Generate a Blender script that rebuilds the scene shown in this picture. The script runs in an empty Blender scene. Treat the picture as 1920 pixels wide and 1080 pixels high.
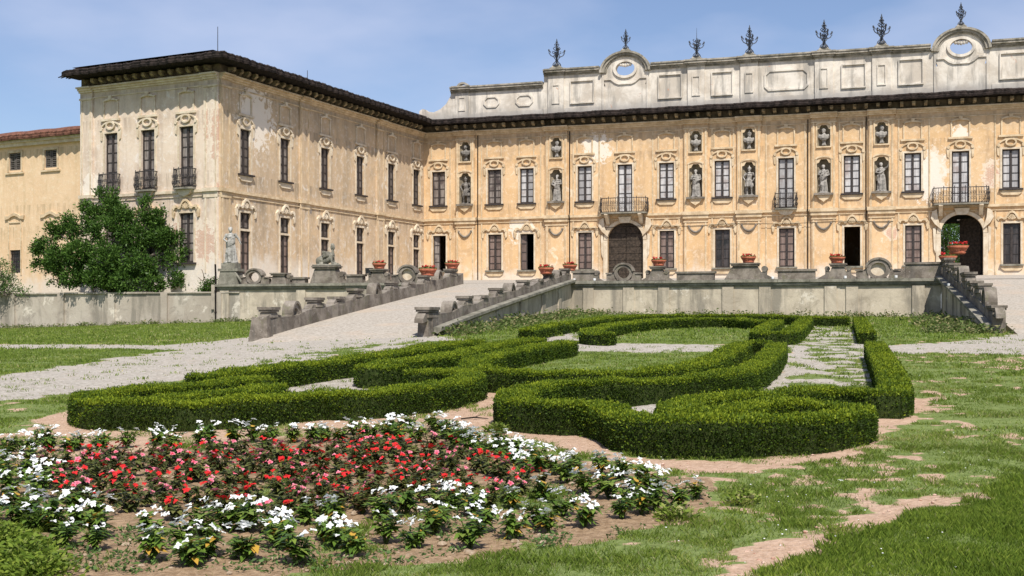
import bpy, bmesh, math, random
import numpy as np
from mathutils import Matrix, Vector, Euler

R = math.radians
rng = np.random.default_rng(7)
random.seed(7)
scene = bpy.context.scene
col = scene.collection

# ---------------------------------------------------------------- camera, sky, sun
FPX = 2200.0
EYE = 1.7
cam_d = bpy.data.cameras.new('camera')
cam_d.sensor_width = 36.0
cam_d.lens = 36.0 * FPX / 1920.0
cam_d.shift_y = 50.0 / 1920.0
cam_d.clip_start = 0.1
cam_d.clip_end = 5000
cam = bpy.data.objects.new('camera', cam_d)
col.objects.link(cam)
cam.location = (0, 0, EYE)
cam.rotation_euler = (R(90), 0, 0)
scene.camera = cam

SUN_EL = 53.0
hx, hy = 0.2, -0.98
world = bpy.data.worlds.new('World')
scene.world = world
world.use_nodes = True
wn = world.node_tree.nodes
wl = world.node_tree.links
bg = wn['Background']
sky = wn.new('ShaderNodeTexSky')
sky.sky_type = 'NISHITA'
sky.sun_disc = False
sky.sun_elevation = R(SUN_EL)
sky.sun_rotation = math.atan2(hx, hy)
sky.air_density = 1.0
sky.dust_density = 0.8
sky.ozone_density = 2.0
# thin veils of summer cloud over the physical sky
wtc = wn.new('ShaderNodeTexCoord')
wmp = wn.new('ShaderNodeMapping')
wmp.inputs['Scale'].default_value = (2.2, 2.2, 6.0)
wns = wn.new('ShaderNodeTexNoise')
wns.inputs['Scale'].default_value = 1.6
wns.inputs['Detail'].default_value = 5
wns.inputs['Roughness'].default_value = 0.5
wrp = wn.new('ShaderNodeValToRGB')
wrp.color_ramp.elements[0].position = 0.44
wrp.color_ramp.elements[1].position = 0.72
wrp.color_ramp.elements[1].color = (0.6, 0.6, 0.6, 1)
wrp.color_ramp.elements[0].color = (0.06, 0.06, 0.06, 1)
wmx = wn.new('ShaderNodeMix')
wmx.data_type = 'RGBA'
wmx.inputs[7].default_value = (5.4, 5.9, 7.6, 1)
wl.new(wtc.outputs['Generated'], wmp.inputs['Vector'])
wl.new(wmp.outputs['Vector'], wns.inputs['Vector'])
wl.new(wns.outputs['Fac'], wrp.inputs['Fac'])
wl.new(wrp.outputs['Color'], wmx.inputs[0])
wtn = wn.new('ShaderNodeMix'); wtn.data_type = 'RGBA'; wtn.blend_type = 'MULTIPLY'; wtn.inputs[0].default_value = 1.0
wtn.inputs[7].default_value = (0.96, 0.965, 1.07, 1)
wl.new(sky.outputs['Color'], wtn.inputs[6])
wl.new(wtn.outputs[2], wmx.inputs[6])
wl.new(wmx.outputs[2], bg.inputs['Color'])
bg.inputs['Strength'].default_value = 0.098

sd = bpy.data.lights.new('sun', 'SUN')
sd.energy = 4.8
sd.angle = R(0.5)
sd.color = (1.0, 0.955, 0.88)
sun = bpy.data.objects.new('sun', sd)
col.objects.link(sun)
ce = math.cos(R(SUN_EL))
to_sun = Vector((hx * ce, hy * ce, math.sin(R(SUN_EL))))
sun.rotation_euler = to_sun.to_track_quat('Z', 'Y').to_euler()
sun.location = (20, -20, 40)

scene.view_settings.view_transform = 'Standard'
scene.view_settings.look = 'None'
scene.view_settings.exposure = 0.32
scene.view_settings.gamma = 1.0
scene.render.engine = 'CYCLES'

# ---------------------------------------------------------------- helpers
def tag(o, label=None, cat=None, group=None, kind=None):
    if label: o['label'] = label
    if cat: o['category'] = cat
    if group: o['group'] = group
    if kind: o['kind'] = kind
    return o

def thing(name, label, cat, loc=(0, 0, 0), rz=0.0, group=None):
    o = bpy.data.objects.new(name, None)
    o.empty_display_size = 0.2
    col.objects.link(o)
    o.location = loc
    o.rotation_euler = (0, 0, rz)
    return tag(o, label, cat, group)

def mat_of(o):
    return Matrix.Translation(o.location) @ o.rotation_euler.to_matrix().to_4x4()

class MB:
    def __init__(s):
        s.v = []; s.f = []; s.m = []
    def add(s, vs, fs, mi=0):
        b = len(s.v)
        s.v += [tuple(p) for p in vs]
        s.f += [tuple(b + i for i in f) for f in fs]
        s.m += [mi] * len(fs)
        return s
    def box(s, F, u0, u1, v0, v1, z0, z1, mi=0):
        vs = [F(u, v, z) for z in (z0, z1) for v in (v0, v1) for u in (u0, u1)]
        s.add(vs, [(0, 1, 3, 2), (4, 6, 7, 5), (0, 4, 5, 1), (2, 3, 7, 6), (0, 2, 6, 4), (1, 5, 7, 3)], mi)
        return s
    def taper(s, F, uc, w0, w1, vc, d0, d1, z0, z1, mi=0):
        vs = []
        for z, w, d in ((z0, w0, d0), (z1, w1, d1)):
            for v in (vc - d / 2, vc + d / 2):
                for u in (uc - w / 2, uc + w / 2):
                    vs.append(F(u, v, z))
        s.add(vs, [(0, 1, 3, 2), (4, 6, 7, 5), (0, 4, 5, 1), (2, 3, 7, 6), (0, 2, 6, 4), (1, 5, 7, 3)], mi)
        return s
    def prism(s, F, outl, v0, v1, mi=0):
        n = len(outl)
        vs = [F(u, v1, z) for u, z in outl] + [F(u, v0, z) for u, z in outl]
        fs = [tuple(range(n)), tuple(range(2 * n - 1, n - 1, -1))]
        fs += [(i, n + i, n + (i + 1) % n, (i + 1) % n) for i in range(n)]
        s.add(vs, fs, mi)
        return s
    def band(s, F, inner, outer, v0, v1, mi=0, closed=False):
        n = len(inner)
        vs = []
        for a, b in zip(inner, outer):
            vs += [F(a[0], v1, a[1]), F(b[0], v1, b[1]), F(b[0], v0, b[1]), F(a[0], v0, a[1])]
        fs = []
        for i in range(n if closed else n - 1):
            p = 4 * i; q = 4 * ((i + 1) % n)
            fs += [(p, p + 1, q + 1, q), (p + 1, p + 2, q + 2, q + 1), (p + 2, p + 3, q + 3, q + 2), (p + 3, p, q, q + 3)]
        if not closed:
            fs += [(0, 3, 2, 1), (4 * n - 4, 4 * n - 3, 4 * n - 2, 4 * n - 1)]
        s.add(vs, fs, mi)
        return s
    def tube(s, pts, r, n=6, mi=0):
        pts = [Vector(p) for p in pts]
        rr = r if isinstance(r, (list, tuple)) else [r] * len(pts)
        vs = []
        for i, p in enumerate(pts):
            t = (pts[min(i + 1, len(pts) - 1)] - pts[max(i - 1, 0)])
            t = t.normalized() if t.length > 1e-9 else Vector((0, 0, 1))
            a = t.cross(Vector((0, 0, 1)))
            if a.length < 0.05: a = t.cross(Vector((0, 1, 0)))
            a.normalize(); b = t.cross(a)
            for k in range(n):
                c = 2 * math.pi * k / n
                vs.append(p + (a * math.cos(c) + b * math.sin(c)) * rr[i])
        fs = []
        for i in range(len(pts) - 1):
            for k in range(n):
                fs.append((i * n + k, i * n + (k + 1) % n, (i + 1) * n + (k + 1) % n, (i + 1) * n + k))
        fs.append(tuple(range(n - 1, -1, -1)))
        fs.append(tuple((len(pts) - 1) * n + k for k in range(n)))
        s.add(vs, fs, mi)
        return s
    def lathe(s, prof, n=20, c=(0, 0, 0), mi=0, wav=None):
        vs = []
        for i, (r, z) in enumerate(prof):
            for k in range(n):
                a = 2 * math.pi * k / n
                q = r * (1 + (wav(a, z) if wav else 0))
                vs.append((c[0] + q * math.cos(a), c[1] + q * math.sin(a), c[2] + z))
        fs = []
        for i in range(len(prof) - 1):
            for k in range(n):
                fs.append((i * n + k, i * n + (k + 1) % n, (i + 1) * n + (k + 1) % n, (i + 1) * n + k))
        fs.append(tuple(range(n - 1, -1, -1)))
        fs.append(tuple((len(prof) - 1) * n + k for k in range(n)))
        s.add(vs, fs, mi)
        return s
    def ball(s, c, r, n=10, m=7, mi=0):
        rx, ry, rz = r if isinstance(r, (tuple, list)) else (r, r, r)
        vs = [(c[0], c[1], c[2] - rz)]
        for i in range(1, m):
            t = math.pi * i / m
            for k in range(n):
                a = 2 * math.pi * k / n
                vs.append((c[0] + rx * math.sin(t) * math.cos(a), c[1] + ry * math.sin(t) * math.sin(a), c[2] - rz * math.cos(t)))
        vs.append((c[0], c[1], c[2] + rz))
        L = len(vs) - 1
        fs = [(0, 1 + (k + 1) % n, 1 + k) for k in range(n)]
        for i in range(m - 2):
            for k in range(n):
                fs.append((1 + i * n + k, 1 + i * n + (k + 1) % n, 1 + (i + 1) * n + (k + 1) % n, 1 + (i + 1) * n + k))
        fs += [(L, 1 + (m - 2) * n + k, 1 + (m - 2) * n + (k + 1) % n) for k in range(n)]
        s.add(vs, fs, mi)
        return s
    def mesh(s, name, mats, M=None):
        me = bpy.data.meshes.new(name)
        v = s.v
        if M is not None:
            A = np.array(M.inverted()); P = np.c_[np.array(v, float), np.ones(len(v))] @ A.T
            v = P[:, :3].tolist()
        me.from_pydata(v, [], s.f)
        for m in (mats if isinstance(mats, (list, tuple)) else [mats]): me.materials.append(m)
        if any(s.m): me.polygons.foreach_set('material_index', s.m)
        bm = bmesh.new(); bm.from_mesh(me); bmesh.ops.recalc_face_normals(bm, faces=bm.faces); bm.to_mesh(me); bm.free()
        me.update()
        return me
    def build(s, name, mats, parent=None, smooth=False, label=None):
        """parented: world vertices are brought into the thing's frame; otherwise the origin goes to the base centre"""
        if parent is not None:
            root = parent
            while root.parent is not None: root = root.parent
            me = s.mesh(name, mats, mat_of(root))
            o = bpy.data.objects.new(name, me); col.objects.link(o); o.parent = parent
        else:
            a = np.array(s.v); c = (a.min(0) + a.max(0)) / 2; c[2] = a[:, 2].min()
            M = Matrix.Translation(Vector(c.tolist()))
            me = s.mesh(name, mats, M)
            o = bpy.data.objects.new(name, me); col.objects.link(o); o.location = c.tolist()
        if smooth:
            me.polygons.foreach_set('use_smooth', [True] * len(me.polygons))
        if label: o['label'] = label
        return o

class Frame:
    """a vertical plane in plan: u along it, v out of it towards the viewer, z up"""
    def __init__(s, p, q):
        s.p = p; L = math.dist(p, q); s.d = ((q[0] - p[0]) / L, (q[1] - p[1]) / L); s.L = L
        s.n = (s.d[1], -s.d[0]); s.rz = math.atan2(s.d[1], s.d[0])
    def __call__(s, u, v, z):
        return (s.p[0] + s.d[0] * u + s.n[0] * v, s.p[1] + s.d[1] * u + s.n[1] * v, z)
    def u(s, px):
        k = (px - 960) / FPX
        return (k * s.p[1] - s.p[0]) / (s.d[0] - k * s.d[1])
    def z(s, px, py):
        Y = s.p[1] + s.u(px) * s.d[1]
        return EYE + (590 - py) * Y / FPX

def LF(u, v, z):      # local frame for things modelled about their own origin (front faces -Y)
    return (u, -v, z)

def vnoise(x, y, seed=0):
    x = np.asarray(x, float); y = np.asarray(y, float)
    xi = np.floor(x).astype(np.int64); yi = np.floor(y).astype(np.int64)
    xf = x - xi; yf = y - yi
    def h(a, b):
        n = (a * 374761393 + b * 668265263 + seed * 974634777) & 0xffffffff
        n = ((n ^ (n >> 13)) * 1274126177) & 0xffffffff
        return ((n ^ (n >> 16)) & 0xffff) / 65535.0
    u = xf * xf * (3 - 2 * xf); v = yf * yf * (3 - 2 * yf)
    return (h(xi, yi) * (1 - u) + h(xi + 1, yi) * u) * (1 - v) + (h(xi, yi + 1) * (1 - u) + h(xi + 1, yi + 1) * u) * v

def fbm(x, y, o=4, seed=0):
    t = 0; a = 0.5; n = 0
    for i in range(o):
        t = t + a * vnoise(np.asarray(x) * 2 ** i, np.asarray(y) * 2 ** i, seed + i); n += a; a *= 0.5
    return t / n

def sstep(a, b, x):
    t = np.clip((x - a) / (b - a), 0, 1)
    return t * t * (3 - 2 * t)

def gz(x, y):
    x = np.asarray(x, float); y = np.asarray(y, float)
    yy = np.where(y < 66, y, 66 + 10 * np.tanh((y - 66) / 10))
    yy = np.where(yy < 0, 4 * np.tanh(yy / 4), yy)
    return 0.0285 * yy - 0.038 * np.clip(-x, 0, 45) * sstep(15, 50, y)

def G(px, py, h=0.0):
    """point where the line of sight through a photo pixel meets the garden ground (raised by h)"""
    k = (px - 960) / FPX; m = (590 - py) / FPX
    Y = np.linspace(4, 120, 6000)
    d = EYE + m * Y - gz(k * Y, Y) - h
    i = np.argmax(d < 0) if (d < 0).any() else len(Y) - 1
    y = Y[i]
    return (k * y, float(y))

def inside(poly, x, y):
    c = np.zeros(np.shape(x), bool)
    n = len(poly)
    for i in range(n):
        x0, y0 = poly[i]; x1, y1 = poly[(i + 1) % n]
        if y0 == y1: continue
        c ^= ((y0 > y) != (y1 > y)) & (x < (x1 - x0) * (y - y0) / (y1 - y0) + x0)
    return c

# ---------------------------------------------------------------- materials
class NT:
    def __init__(s, name):
        s.m = bpy.data.materials.new(name); s.m.use_nodes = True
        s.t = s.m.node_tree; s.n = s.t.nodes; s.l = s.t.links
        s.b = s.n['Principled BSDF']
        s.tc = s.n.new('ShaderNodeTexCoord')
    def noise(s, scale, detail=4, rough=0.55, vec=None, dist=0.0):
        n = s.n.new('ShaderNodeTexNoise')
        n.inputs['Scale'].default_value = scale; n.inputs['Detail'].default_value = detail
        n.inputs['Roughness'].default_value = rough; n.inputs['Distortion'].default_value = dist
        s.l.new(vec or s.tc.outputs['Object'], n.inputs['Vector'])
        return n.outputs['Fac']
    def mapped(s, sc, loc=(0, 0, 0)):
        m = s.n.new('ShaderNodeMapping'); m.inputs['Scale'].default_value = sc; m.inputs['Location'].default_value = loc
        s.l.new(s.tc.outputs['Object'], m.inputs['Vector']); return m.outputs['Vector']
    def ramp(s, x, a, b):
        n = s.n.new('ShaderNodeMapRange'); n.interpolation_type = 'SMOOTHSTEP'
        n.inputs['From Min'].default_value = a; n.inputs['From Max'].default_value = b
        s.l.new(x, n.inputs['Value']); return n.outputs['Result']
    def math(s, op, a, b=0.0, clamp=False):
        n = s.n.new('ShaderNodeMath'); n.operation = op; n.use_clamp = clamp
        for i, q in enumerate((a, b)):
            if hasattr(q, 'links'): s.l.new(q, n.inputs[i])
            else: n.inputs[i].default_value = q
        return n.outputs[0]
    def mix(s, f, a, b):
        n = s.n.new('ShaderNodeMix'); n.data_type = 'RGBA'
        for i, q in ((0, f), (6, a), (7, b)):
            if hasattr(q, 'links'): s.l.new(q, n.inputs[i])
            else: n.inputs[i].default_value = q if i == 0 else (*q, 1)
        return n.outputs[2]
    def sep(s):
        n = s.n.new('ShaderNodeSeparateXYZ'); s.l.new(s.tc.outputs['Object'], n.inputs[0]); return n.outputs
    def attr(s, name, vec=False):
        n = s.n.new('ShaderNodeAttribute'); n.attribute_name = name
        return n.outputs['Color'] if vec else n.outputs['Fac']
    def rand(s):
        n = s.n.new('ShaderNodeObjectInfo'); return n.outputs['Random']
    def dist(s, c):
        n = s.n.new('ShaderNodeVectorMath'); n.operation = 'DISTANCE'
        s.l.new(s.tc.outputs['Object'], n.inputs[0]); n.inputs[1].default_value = c
        return n.outputs['Value']
    def bump(s, x, strength=0.3, d=0.02):
        n = s.n.new('ShaderNodeBump'); n.inputs['Strength'].default_value = strength; n.inputs['Distance'].default_value = d
        s.l.new(x, n.inputs['Height']); s.l.new(n.outputs['Normal'], s.b.inputs['Normal'])
    def out(s, c, rough=0.85, spec=0.3):
        if hasattr(c, 'links'): s.l.new(c, s.b.inputs['Base Color'])
        else: s.b.inputs['Base Color'].default_value = (*c, 1)
        s.b.inputs['Roughness'].default_value = rough
        s.b.inputs['Specular IOR Level'].default_value = spec
        return s.m

def simple(name, a, b, scale=3.0, rough=0.85, bump=0.3, spec=0.3, bd=0.02, lo=0.35, hi=0.65):
    t = NT(name); n = t.noise(scale, 6, 0.65)
    c = t.mix(t.ramp(n, lo, hi), a, b)
    t.bump(t.noise(scale * 4, 5, 0.7), bump, bd)
    return t.out(c, rough, spec)

def stucco(name, A, B, pale, dirt, base_z=4.15, pale_t=0.60, patches=(), salt=0.9, top=15.0):
    """aged lime render: two tones, pale worn blotches, streaks, salt-bleached foot, brick showing at patches"""
    t = NT(name); P = t.sep()
    c = t.mix(t.ramp(t.noise(0.35, 7, 0.62, dist=0.6), 0.36, 0.64), A, B)
    n2 = t.noise(0.8, 9, 0.68, dist=0.9)
    c = t.mix(t.math('MULTIPLY', t.ramp(n2, pale_t, pale_t + 0.05), 0.8), c, pale)
    dk = t.noise(0.55, 8, 0.7, vec=t.mapped((1, 1, .7), (5, 2, 7)), dist=0.7)
    c = t.mix(t.math('MULTIPLY', t.ramp(dk, 0.52, 0.66), 0.5), c, dirt)
    st = t.noise(1.0, 5, 0.6, vec=t.mapped((1.3, 1.3, 0.13)))
    c = t.mix(t.math('MULTIPLY', t.ramp(st, 0.48, 0.68), 0.55), c, dirt)
    fine = t.noise(3.2, 8, 0.75)
    c = t.mix(t.math('MULTIPLY', t.ramp(fine, 0.50, 0.64), 0.5), c, pale)
    c = t.mix(t.math('MULTIPLY', t.ramp(t.noise(7, 9, 0.8), 0.56, 0.66), 0.4), c, dirt)
    c = t.mix(t.math('MULTIPLY', t.ramp(t.noise(1.7, 8, 0.7, dist=0.4), 0.56, 0.7), 0.3), c, dirt)
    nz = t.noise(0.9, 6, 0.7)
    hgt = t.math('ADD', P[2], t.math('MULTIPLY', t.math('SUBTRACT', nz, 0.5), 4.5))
    foot = t.ramp(hgt, salt + 0.7, salt - 0.9)
    c = t.mix(t.math('MULTIPLY', foot, 0.7), c, (0.66, 0.61, 0.53))
    c = t.mix(t.math('MULTIPLY', t.ramp(hgt, top - base_z - 1.4, top - base_z + 0.9), 0.5), c, (0.36, 0.285, 0.20))  # wall top darkened: eave shade painted in along with staining
    pn = t.noise(2.3, 9, 0.75, dist=0.8)
    run = t.noise(1.0, 6, 0.7, vec=t.mapped((3.0, 3.0, 0.25), (4, 1, 2)))
    for z1 in (6.0, 4.6, 9.6, 11.3):      # rain runs below sills and ledges
        band = t.math('MULTIPLY', t.ramp(P[2], z1 - 1.3, z1 - .1), t.math('LESS_THAN', P[2], z1 + .05))
        c = t.mix(t.math('MULTIPLY', t.math('MULTIPLY', band, t.ramp(run, 0.46, 0.62)), 0.6), c, tuple(q * .75 for q in dirt))
    for (q, r, kind, *st_) in patches:
        zs = st_[0] if st_ else 1.0
        vm = t.n.new('ShaderNodeVectorMath'); vm.operation = 'DISTANCE'
        t.l.new(t.mapped((1, 1, 1 / zs)), vm.inputs[0]); vm.inputs[1].default_value = (q[0], q[1], q[2] / zs)
        dm = t.math('SUBTRACT', 1.0, t.math('DIVIDE', vm.outputs['Value'], r))
        msk = t.math('ADD', dm, t.math('MULTIPLY', t.math('SUBTRACT', pn, 0.5), 3.2))
        if kind == 'pale':
            c = t.mix(t.math('MULTIPLY', t.ramp(msk, 0.18, 0.24), 0.9), c, (0.74, 0.66, 0.56))
        else:
            bk = t.n.new('ShaderNodeTexBrick')
            bk.inputs['Color1'].default_value = (0.46, 0.15, 0.07, 1); bk.inputs['Color2'].default_value = (0.36, 0.13, 0.07, 1)
            bk.inputs['Mortar'].default_value = (0.55, 0.42, 0.32, 1); bk.inputs['Scale'].default_value = 1.0
            bk.inputs['Brick Width'].default_value = 0.27; bk.inputs['Row Height'].default_value = 0.08; bk.inputs['Mortar Size'].default_value = 0.012
            cb = t.n.new('ShaderNodeCombineXYZ'); t.l.new(P[0], cb.inputs[0]); t.l.new(P[2], cb.inputs[1]); t.l.new(cb.outputs[0], bk.inputs['Vector'])
            c = t.mix(t.math('MULTIPLY', t.ramp(msk, 0.0, 0.06), 0.7), c, (0.72, 0.62, 0.5))
            c = t.mix(t.math('MULTIPLY', t.ramp(msk, 0.34, 0.42), 0.55), c, bk.outputs['Color'])
    t.bump(t.math('ADD', t.math('MULTIPLY', n2, 1.5), fine), 0.35, 0.05)
    return t.out(c, 0.92, 0.15)

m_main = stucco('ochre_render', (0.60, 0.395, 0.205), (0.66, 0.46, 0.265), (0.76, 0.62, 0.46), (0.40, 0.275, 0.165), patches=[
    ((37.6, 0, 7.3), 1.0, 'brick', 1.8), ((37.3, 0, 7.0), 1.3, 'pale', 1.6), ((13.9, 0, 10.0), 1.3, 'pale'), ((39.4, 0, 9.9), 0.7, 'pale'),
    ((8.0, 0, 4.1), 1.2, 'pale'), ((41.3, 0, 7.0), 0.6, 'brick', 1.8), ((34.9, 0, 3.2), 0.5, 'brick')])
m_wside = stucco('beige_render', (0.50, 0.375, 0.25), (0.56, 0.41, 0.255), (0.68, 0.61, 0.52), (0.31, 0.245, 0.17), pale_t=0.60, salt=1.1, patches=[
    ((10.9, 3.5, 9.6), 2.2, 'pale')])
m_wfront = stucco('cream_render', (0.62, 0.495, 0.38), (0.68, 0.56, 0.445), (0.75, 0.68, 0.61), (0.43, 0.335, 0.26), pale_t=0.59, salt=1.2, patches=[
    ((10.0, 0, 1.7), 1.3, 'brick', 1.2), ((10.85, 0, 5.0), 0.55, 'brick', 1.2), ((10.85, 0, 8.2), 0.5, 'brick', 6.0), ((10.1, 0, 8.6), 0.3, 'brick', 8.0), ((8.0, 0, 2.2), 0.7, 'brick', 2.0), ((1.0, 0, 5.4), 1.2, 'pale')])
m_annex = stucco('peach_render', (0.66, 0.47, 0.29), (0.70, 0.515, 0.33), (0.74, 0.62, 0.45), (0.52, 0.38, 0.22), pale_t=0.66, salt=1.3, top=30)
m_trim = simple('worn_trim_plaster', (0.45, 0.335, 0.205), (0.63, 0.50, 0.335), 2.2, 0.9, 0.3, 0.15)
m_brk_shade = simple('shade_toned_bracket_plaster', (0.11, 0.085, 0.055), (0.34, 0.27, 0.17), 2.6, 0.95, 0.3, 0.1)  # shade under the eaves painted into the bracket colour
m_frz = simple('shade_toned_frieze_plaster', (0.07, 0.055, 0.04), (0.20, 0.155, 0.10), 1.5, 0.95, 0.3, 0.1)  # deep eave shade painted into the frieze colour
m_trimp = simple('pale_trim_plaster', (0.50, 0.40, 0.28), (0.65, 0.56, 0.43), 2.2, 0.9, 0.3, 0.15)
def attic_mat():
    t = NT('attic_plaster')
    c = t.mix(t.ramp(t.noise(0.6, 7, 0.65, dist=0.5), 0.38, 0.62), (0.50, 0.44, 0.365), (0.69, 0.63, 0.545))
    st = t.noise(1.0, 6, 0.65, vec=t.mapped((1.6, 1.6, 0.25)))
    c = t.mix(t.math('MULTIPLY', t.ramp(st, 0.48, 0.64), 0.7), c, (0.27, 0.25, 0.22))
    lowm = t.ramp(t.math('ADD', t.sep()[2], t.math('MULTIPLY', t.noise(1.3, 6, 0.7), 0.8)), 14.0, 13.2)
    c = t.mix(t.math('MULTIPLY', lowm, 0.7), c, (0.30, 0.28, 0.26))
    c = t.mix(t.math('MULTIPLY', t.ramp(t.noise(1.1, 8, 0.72, dist=1.2), 0.655, 0.70), 0.85), c, (0.50, 0.24, 0.14))
    c = t.mix(t.math('MULTIPLY', t.ramp(t.noise(2.8, 8, 0.7), 0.55, 0.75), 0.4), c, (0.40, 0.36, 0.31))
    t.bump(t.noise(5, 7, 0.7), 0.35, 0.04)
    return t.out(c, 0.92, 0.15)
m_attic = attic_mat()
def mossy(name, a, b, moss, light, sc=1.4, mt=0.52):
    t = NT(name)
    c = t.mix(t.ramp(t.noise(sc, 8, 0.7, dist=0.4), 0.36, 0.64), a, b)
    c = t.mix(t.math('MULTIPLY', t.ramp(t.noise(sc * 1.7, 8, 0.7), mt, mt + 0.16), 0.7), c, moss)
    st = t.noise(1.0, 6, 0.65, vec=t.mapped((2.4, 2.4, 0.3)))
    c = t.mix(t.math('MULTIPLY', t.ramp(st, 0.52, 0.66), 0.5), c, (0.09, 0.085, 0.075))
    c = t.mix(t.math('MULTIPLY', t.ramp(t.noise(sc * 5, 8, 0.75), 0.56, 0.7), 0.6), c, light)
    t.bump(t.noise(7, 8, 0.75), 0.55, 0.04)
    return t.out(c, 0.93, 0.15)
m_stone = mossy('weathered_stone', (0.12, 0.10, 0.08), (0.26, 0.225, 0.185), (0.15, 0.145, 0.085), (0.42, 0.38, 0.33))
m_cope = mossy('lichened_coping_stone', (0.15, 0.14, 0.11), (0.28, 0.26, 0.21), (0.10, 0.10, 0.075), (0.46, 0.44, 0.38))
m_attcor = mossy('dark_weathered_cornice', (0.21, 0.19, 0.15), (0.40, 0.36, 0.30), (0.10, 0.095, 0.065), (0.52, 0.48, 0.42), 1.2, 0.48)
def wallmat(name, a, b, d):
    t = NT(name); P = t.sep()
    c = t.mix(t.ramp(t.noise(0.5, 8, 0.66, dist=0.7), 0.38, 0.62), a, b)
    c = t.mix(t.math('MULTIPLY', t.ramp(t.noise(1.5, 9, 0.72, dist=0.8), 0.53, 0.64), 0.6), c, d)
    st = t.noise(1.0, 7, 0.65, vec=t.mapped((1.1, 1.1, 0.18)))
    c = t.mix(t.math('MULTIPLY', t.ramp(st, 0.48, 0.62), 0.75), c, (0.20, 0.18, 0.145))
    c = t.mix(t.math('MULTIPLY', t.ramp(t.noise(4.5, 9, 0.8), 0.6, 0.68), 0.55), c, (0.14, 0.12, 0.10))
    c = t.mix(t.math('MULTIPLY', t.ramp(t.noise(0.9, 7, 0.7, vec=t.mapped((1, 1, 1), (9, 3, 1))), 0.6, 0.66), 0.7), c, (0.66, 0.60, 0.50))
    t.bump(t.noise(6, 8, 0.75), 0.5, 0.04)
    return t.out(c, 0.93, 0.15)
m_retain = wallmat('stained_wall_plaster', (0.38, 0.325, 0.25), (0.52, 0.45, 0.345), (0.30, 0.255, 0.19))
m_gwall = wallmat('grey_wall_plaster', (0.36, 0.31, 0.25), (0.44, 0.39, 0.32), (0.24, 0.21, 0.175))
m_statue = mossy('statue_stone', (0.20, 0.185, 0.165), (0.42, 0.39, 0.35), (0.11, 0.105, 0.09), (0.60, 0.57, 0.52), 3.0, 0.5)
m_statue_d = mossy('dark_statue_stone', (0.10, 0.09, 0.08), (0.24, 0.22, 0.195), (0.06, 0.055, 0.05), (0.42, 0.40, 0.36), 3.5, 0.5)
m_marble = mossy('pale_statue_marble', (0.20, 0.19, 0.17), (0.46, 0.44, 0.40), (0.11, 0.105, 0.09), (0.66, 0.64, 0.60), 3.2, 0.52)
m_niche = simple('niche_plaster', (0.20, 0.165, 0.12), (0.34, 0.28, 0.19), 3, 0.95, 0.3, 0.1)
m_iron = simple('rusted_black_iron', (0.018, 0.018, 0.022), (0.05, 0.04, 0.035), 9, 0.6, 0.3, 0.4)
m_finial = simple('blue_grey_wrought_iron', (0.035, 0.042, 0.055), (0.07, 0.075, 0.085), 9, 0.55, 0.3, 0.4)
m_frame = simple('dark_brown_window_paint', (0.028, 0.022, 0.02), (0.05, 0.04, 0.036), 6, 0.6, 0.2, 0.3)
m_eave = simple('blackened_eave_timber', (0.010, 0.009, 0.008), (0.025, 0.021, 0.019), 5, 0.9, 0.5, 0.1)
m_tile = simple('weathered_shade_toned_roof_tile', (0.014, 0.012, 0.011), (0.045, 0.034, 0.03), 4, 0.9, 0.6, 0.1)  # blackened tile, with shade at the eave lip put into its colour
m_tile_r = simple('red_roof_tile', (0.09, 0.042, 0.03), (0.21, 0.10, 0.07), 4, 0.9, 0.6, 0.1)
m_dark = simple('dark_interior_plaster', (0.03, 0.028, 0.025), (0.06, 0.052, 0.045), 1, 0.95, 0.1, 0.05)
m_wood = simple('old_door_planks', (0.026, 0.02, 0.015), (0.07, 0.052, 0.038), 7, 0.75, 0.5, 0.2)
m_shut = simple('grey_brown_shutter_paint', (0.085, 0.075, 0.065), (0.15, 0.13, 0.115), 7, 0.8, 0.4, 0.2)
m_terra = simple('terracotta', (0.30, 0.085, 0.045), (0.42, 0.14, 0.08), 6, 0.8, 0.3, 0.2)
m_soilm = simple('potting_soil', (0.05, 0.035, 0.022), (0.1, 0.07, 0.045), 12, 1.0, 0.6, 0.1)
m_black = simple('black_lamp_housing', (0.012, 0.012, 0.013), (0.03, 0.03, 0.03), 6, 0.5, 0.1, 0.4)
m_white = simple('white_enamel', (0.7, 0.7, 0.68), (0.8, 0.8, 0.78), 6, 0.4, 0.1, 0.4)
m_bark = simple('grey_bark', (0.09, 0.075, 0.06), (0.2, 0.17, 0.14), 8, 0.9, 0.7, 0.1)
m_twig = simple('dry_branch_wood', (0.13, 0.10, 0.075), (0.24, 0.2, 0.16), 8, 0.9, 0.5, 0.1)

def pane_mat(name, a, b, c2, rough=0.22, spec=0.32):
    """old glass with a drawn curtain or board close behind it"""
    t = NT(name)
    f = t.noise(1.0, 4, 0.6, vec=t.mapped((9, 9, 0.8)))
    c = t.mix(t.ramp(f, 0.4, 0.62), a, b)
    c = t.mix(t.ramp(t.noise(1.4, 3, 0.5), 0.5, 0.7), c, c2)
    c = t.mix(t.math('MULTIPLY', t.ramp(t.rand(), 0.45, 1.0), 0.6), c, tuple(q * .45 for q in a))
    t.bump(t.noise(2.5, 2, 0.5), 0.25, 0.02)
    m = t.out(c, rough, spec)
    return m
m_pane_l = pane_mat('glass_over_white_curtain', (0.40, 0.385, 0.38), (0.56, 0.545, 0.53), (0.34, 0.29, 0.27))
m_pane_b = pane_mat('glass_over_brown_shutter', (0.17, 0.12, 0.10), (0.24, 0.18, 0.155), (0.12, 0.085, 0.07))
m_pane_d = pane_mat('dark_glass', (0.035, 0.032, 0.032), (0.07, 0.06, 0.058), (0.02, 0.02, 0.02))
m_pane_m = pane_mat('glass_over_dusty_board', (0.15, 0.125, 0.11), (0.27, 0.235, 0.21), (0.09, 0.07, 0.065))

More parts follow.
